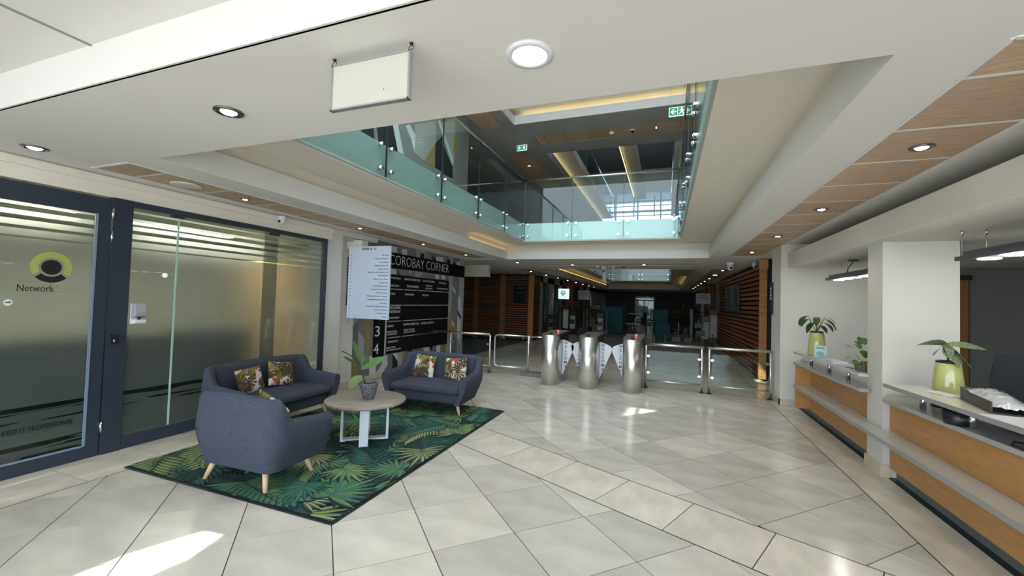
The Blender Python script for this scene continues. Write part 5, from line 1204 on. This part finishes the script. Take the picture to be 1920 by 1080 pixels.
for k in range(5):
    a = k*1.2566; MB().tube((0, -.25, .1), (.30*math.cos(a), -.25+.30*math.sin(a), .07), .022, 8, .014).build('base_spoke', M_blackp, oc); MB().tube((.30*math.cos(a)-.012, -.25+.30*math.sin(a), .03), (.30*math.cos(a)+.012, -.25+.30*math.sin(a), .03), .03, 12).build('castor', M_blackp, oc)
oc2 = thing('office_chair', 'second dark chair at the frame edge, its round back behind the papers tray', 'chair', (3.05, 4.0, 0), -.6)
m = MB(); m.lathe([(.02, .52), (.22, .56), (.26, .75), (.24, .95), (.12, 1.06), (.0, 1.08)], n=24, sy=.25).build('backrest', mat('grey_shell', (.03, .032, .036), .5), oc2); MB().box(-.22, .22, -.42, .0, .42, .48).build('seat', M_mesh, oc2, bevel=.02); MB().tube((0, -.2, .03), (0, -.2, .42), .03, 10).lathe([(.26, 0), (.26, .02), (.05, .05)], c=(0, -.2, 0), n=20).build('pedestal', M_blackp, oc2)
pc = tag(MB().lathe([(.075, 0), (.082, .03), (.085, .105), (.078, .105), (.07, .02), (0, .02)], n=28).build('pen_bowl', M_blackp, None, loc=(2.00, 3.98, .802)), 'black round bowl on the worktop under the near ledge', 'bowl')
# tray with wrapped papers on the near ledge
tr = thing('document_tray', 'black tray of plastic wrapped papers on the near counter ledge', 'tray', (2.165, 3.86, .957), -.21)
MB().prismx([(-.22, 0), (.27, 0), (.33, .085), (.325, .09), (.265, .008), (-.22, .008)], -.11, .12).box(-.113, -.105, -.22, .31, 0, .075).box(.115, .123, -.22, .28, 0, .06).build('tray', M_blackp, tr)
q = random.Random(9); m = MB(); m.grid(lambda i, j: (-.10+.2*i/14, -.18+.44*j/22, .035+.05*math.sin(math.pi*i/14)*math.sin(math.pi*j/22)**.5+q.uniform(-.007, .007)+.05*j/22), 15, 23); m.build('plastic_wrapped_papers', mat('crumpled_plastic', (.55, .58, .60), .12, coat=.6), tr)
tag(MB().prism([(-.13, -.2), (.12, -.22), (.13, .2), (-.12, .22)], 0, .006).prism([(-.15, -.26), (.08, -.28), (.10, .1), (-.14, .12)], .006, .010).build('paper_stack', M_signw, None, loc=(2.05, 3.38, .957), rotz=.1), 'white sheets of paper under and in front of the black tray', 'papers')
tag(MB().prism([(-.04, -.1), (.05, -.1), (.05, .1), (-.04, .1)], 0, .012).build('paper_stack', M_signw, None, loc=(2.08, 4.30, .957), rotz=.3), 'small white note pad on the near ledge beside the lime vase', 'papers')
# things on the worktop under the near ledge
ph = thing('desk_phone', 'black desk phone with a curled lead under the near counter ledge', 'phone', (2.33, 3.35, .803), .3)
MB().prismx([(-.12, 0), (.12, 0), (.12, .06), (-.12, .03)], -.1, .1).build('body', M_blackp, ph, bevel=.008); MB().box(-.09, -.04, -.1, .1, .05, .085).build('handset', M_blackp, ph, bevel=.012)
MB().path([(-.1, .1, .02), (-.2, .28, .012), (-.30, .2, .012), (-.33, 0, .012), (-.30, -.3, .012), (-.22, -.6, .012)], .006, 8).build('lead', M_blackp, ph)
tag(MB().box(-.018, .018, -.16, .16, 0, .02).build('ruler', mat('beige_stick', (.55, .48, .38), .5), None, loc=(2.08, 3.18, .802), rotz=.12), 'pale beige stick lying on the worktop under the near ledge', 'ruler')
tag(MB().box(-.16, .16, -.11, .11, 0, .10).box(-.14, .14, -.09, .09, .10, .108).build('desk_printer', M_blackp, None, loc=(2.42, 3.85, .803), bevel=.012), 'black box shaped desk device under the near ledge behind the vase', 'printer')
# ------------------------------------------------------------------ lamps that light
for i, (x, y) in enumerate(((-.58, 1.69), (-2.48, 1.70), (-4.62, 3.41), (1.55, 3.44), (1.55, 5.31), (1.55, 7.16), (1.55, 9.16), (-4.62, 7.2))):
    l = lamp('SPOT', 'downlight_beam', (x, y, ZC-.03), 12, spot_size=1.6, spot_blend=.8, shadow_soft_size=.04)
for i in range(4):
    for x in (-4.6, 1.55): lamp('SPOT', 'downlight_beam', (x, 14.3+5*i, ZC-.03), 14, spot_size=1.7, spot_blend=.8, shadow_soft_size=.05)
for x, y in ((-2.56, 11.85), (-.58, 11.85)): lamp('SPOT', 'downlight_beam', (x, y, ZC-.03), 10, spot_size=1.7, spot_blend=.8, shadow_soft_size=.05)
for y in (6.2, 7.1): lamp('POINT', 'lamp_bar_light', (2.33, y, 1.98), 3.5, col=(1, .95, .85), shadow_soft_size=.06)
for y in (3.4, 4.1): lamp('POINT', 'lamp_bar_light', (2.35, y, 1.98), 3, col=(1, .95, .85), shadow_soft_size=.06)
for y in (): lamp('POINT', 'upper_floor_light', (-2.3, y, 6.4), 12, shadow_soft_size=.1)
pl = lamp('AREA', 'office_ceiling_light', (-7.0, 1.5, 2.5), 92, col=(1, .95, .80)); pl.data.shape = 'RECTANGLE'; pl.data.size = .3; pl.data.size_y = 3
pl = lamp('AREA', 'office_ceiling_light', (-7.0, 4.6, 2.5), 78, col=(1, .96, .88)); pl.data.shape = 'RECTANGLE'; pl.data.size = .3; pl.data.size_y = 2
# sky portals in the two openings of the entrance side
def portal(x, y, z, sx, sz, rot):
    l = bpy.data.lights.new('sky_portal', 'AREA'); l.shape = 'RECTANGLE'; l.size = sx; l.size_y = sz; l.cycles.is_portal = True
    o = bpy.data.objects.new('sky_portal', l); COL.objects.link(o); o.location = (x, y, z); o.rotation_euler = rot
portal(-3.5, -2, 1.45, 17, 2.9, (math.radians(90), 0, 0))
portal(-2.5, 1.32, 5.05, 13, 3.2, (math.radians(90), 0, 0))
portal(-2, 30.2, 8.4, 12, 2.2, (math.radians(-90), 0, 0))
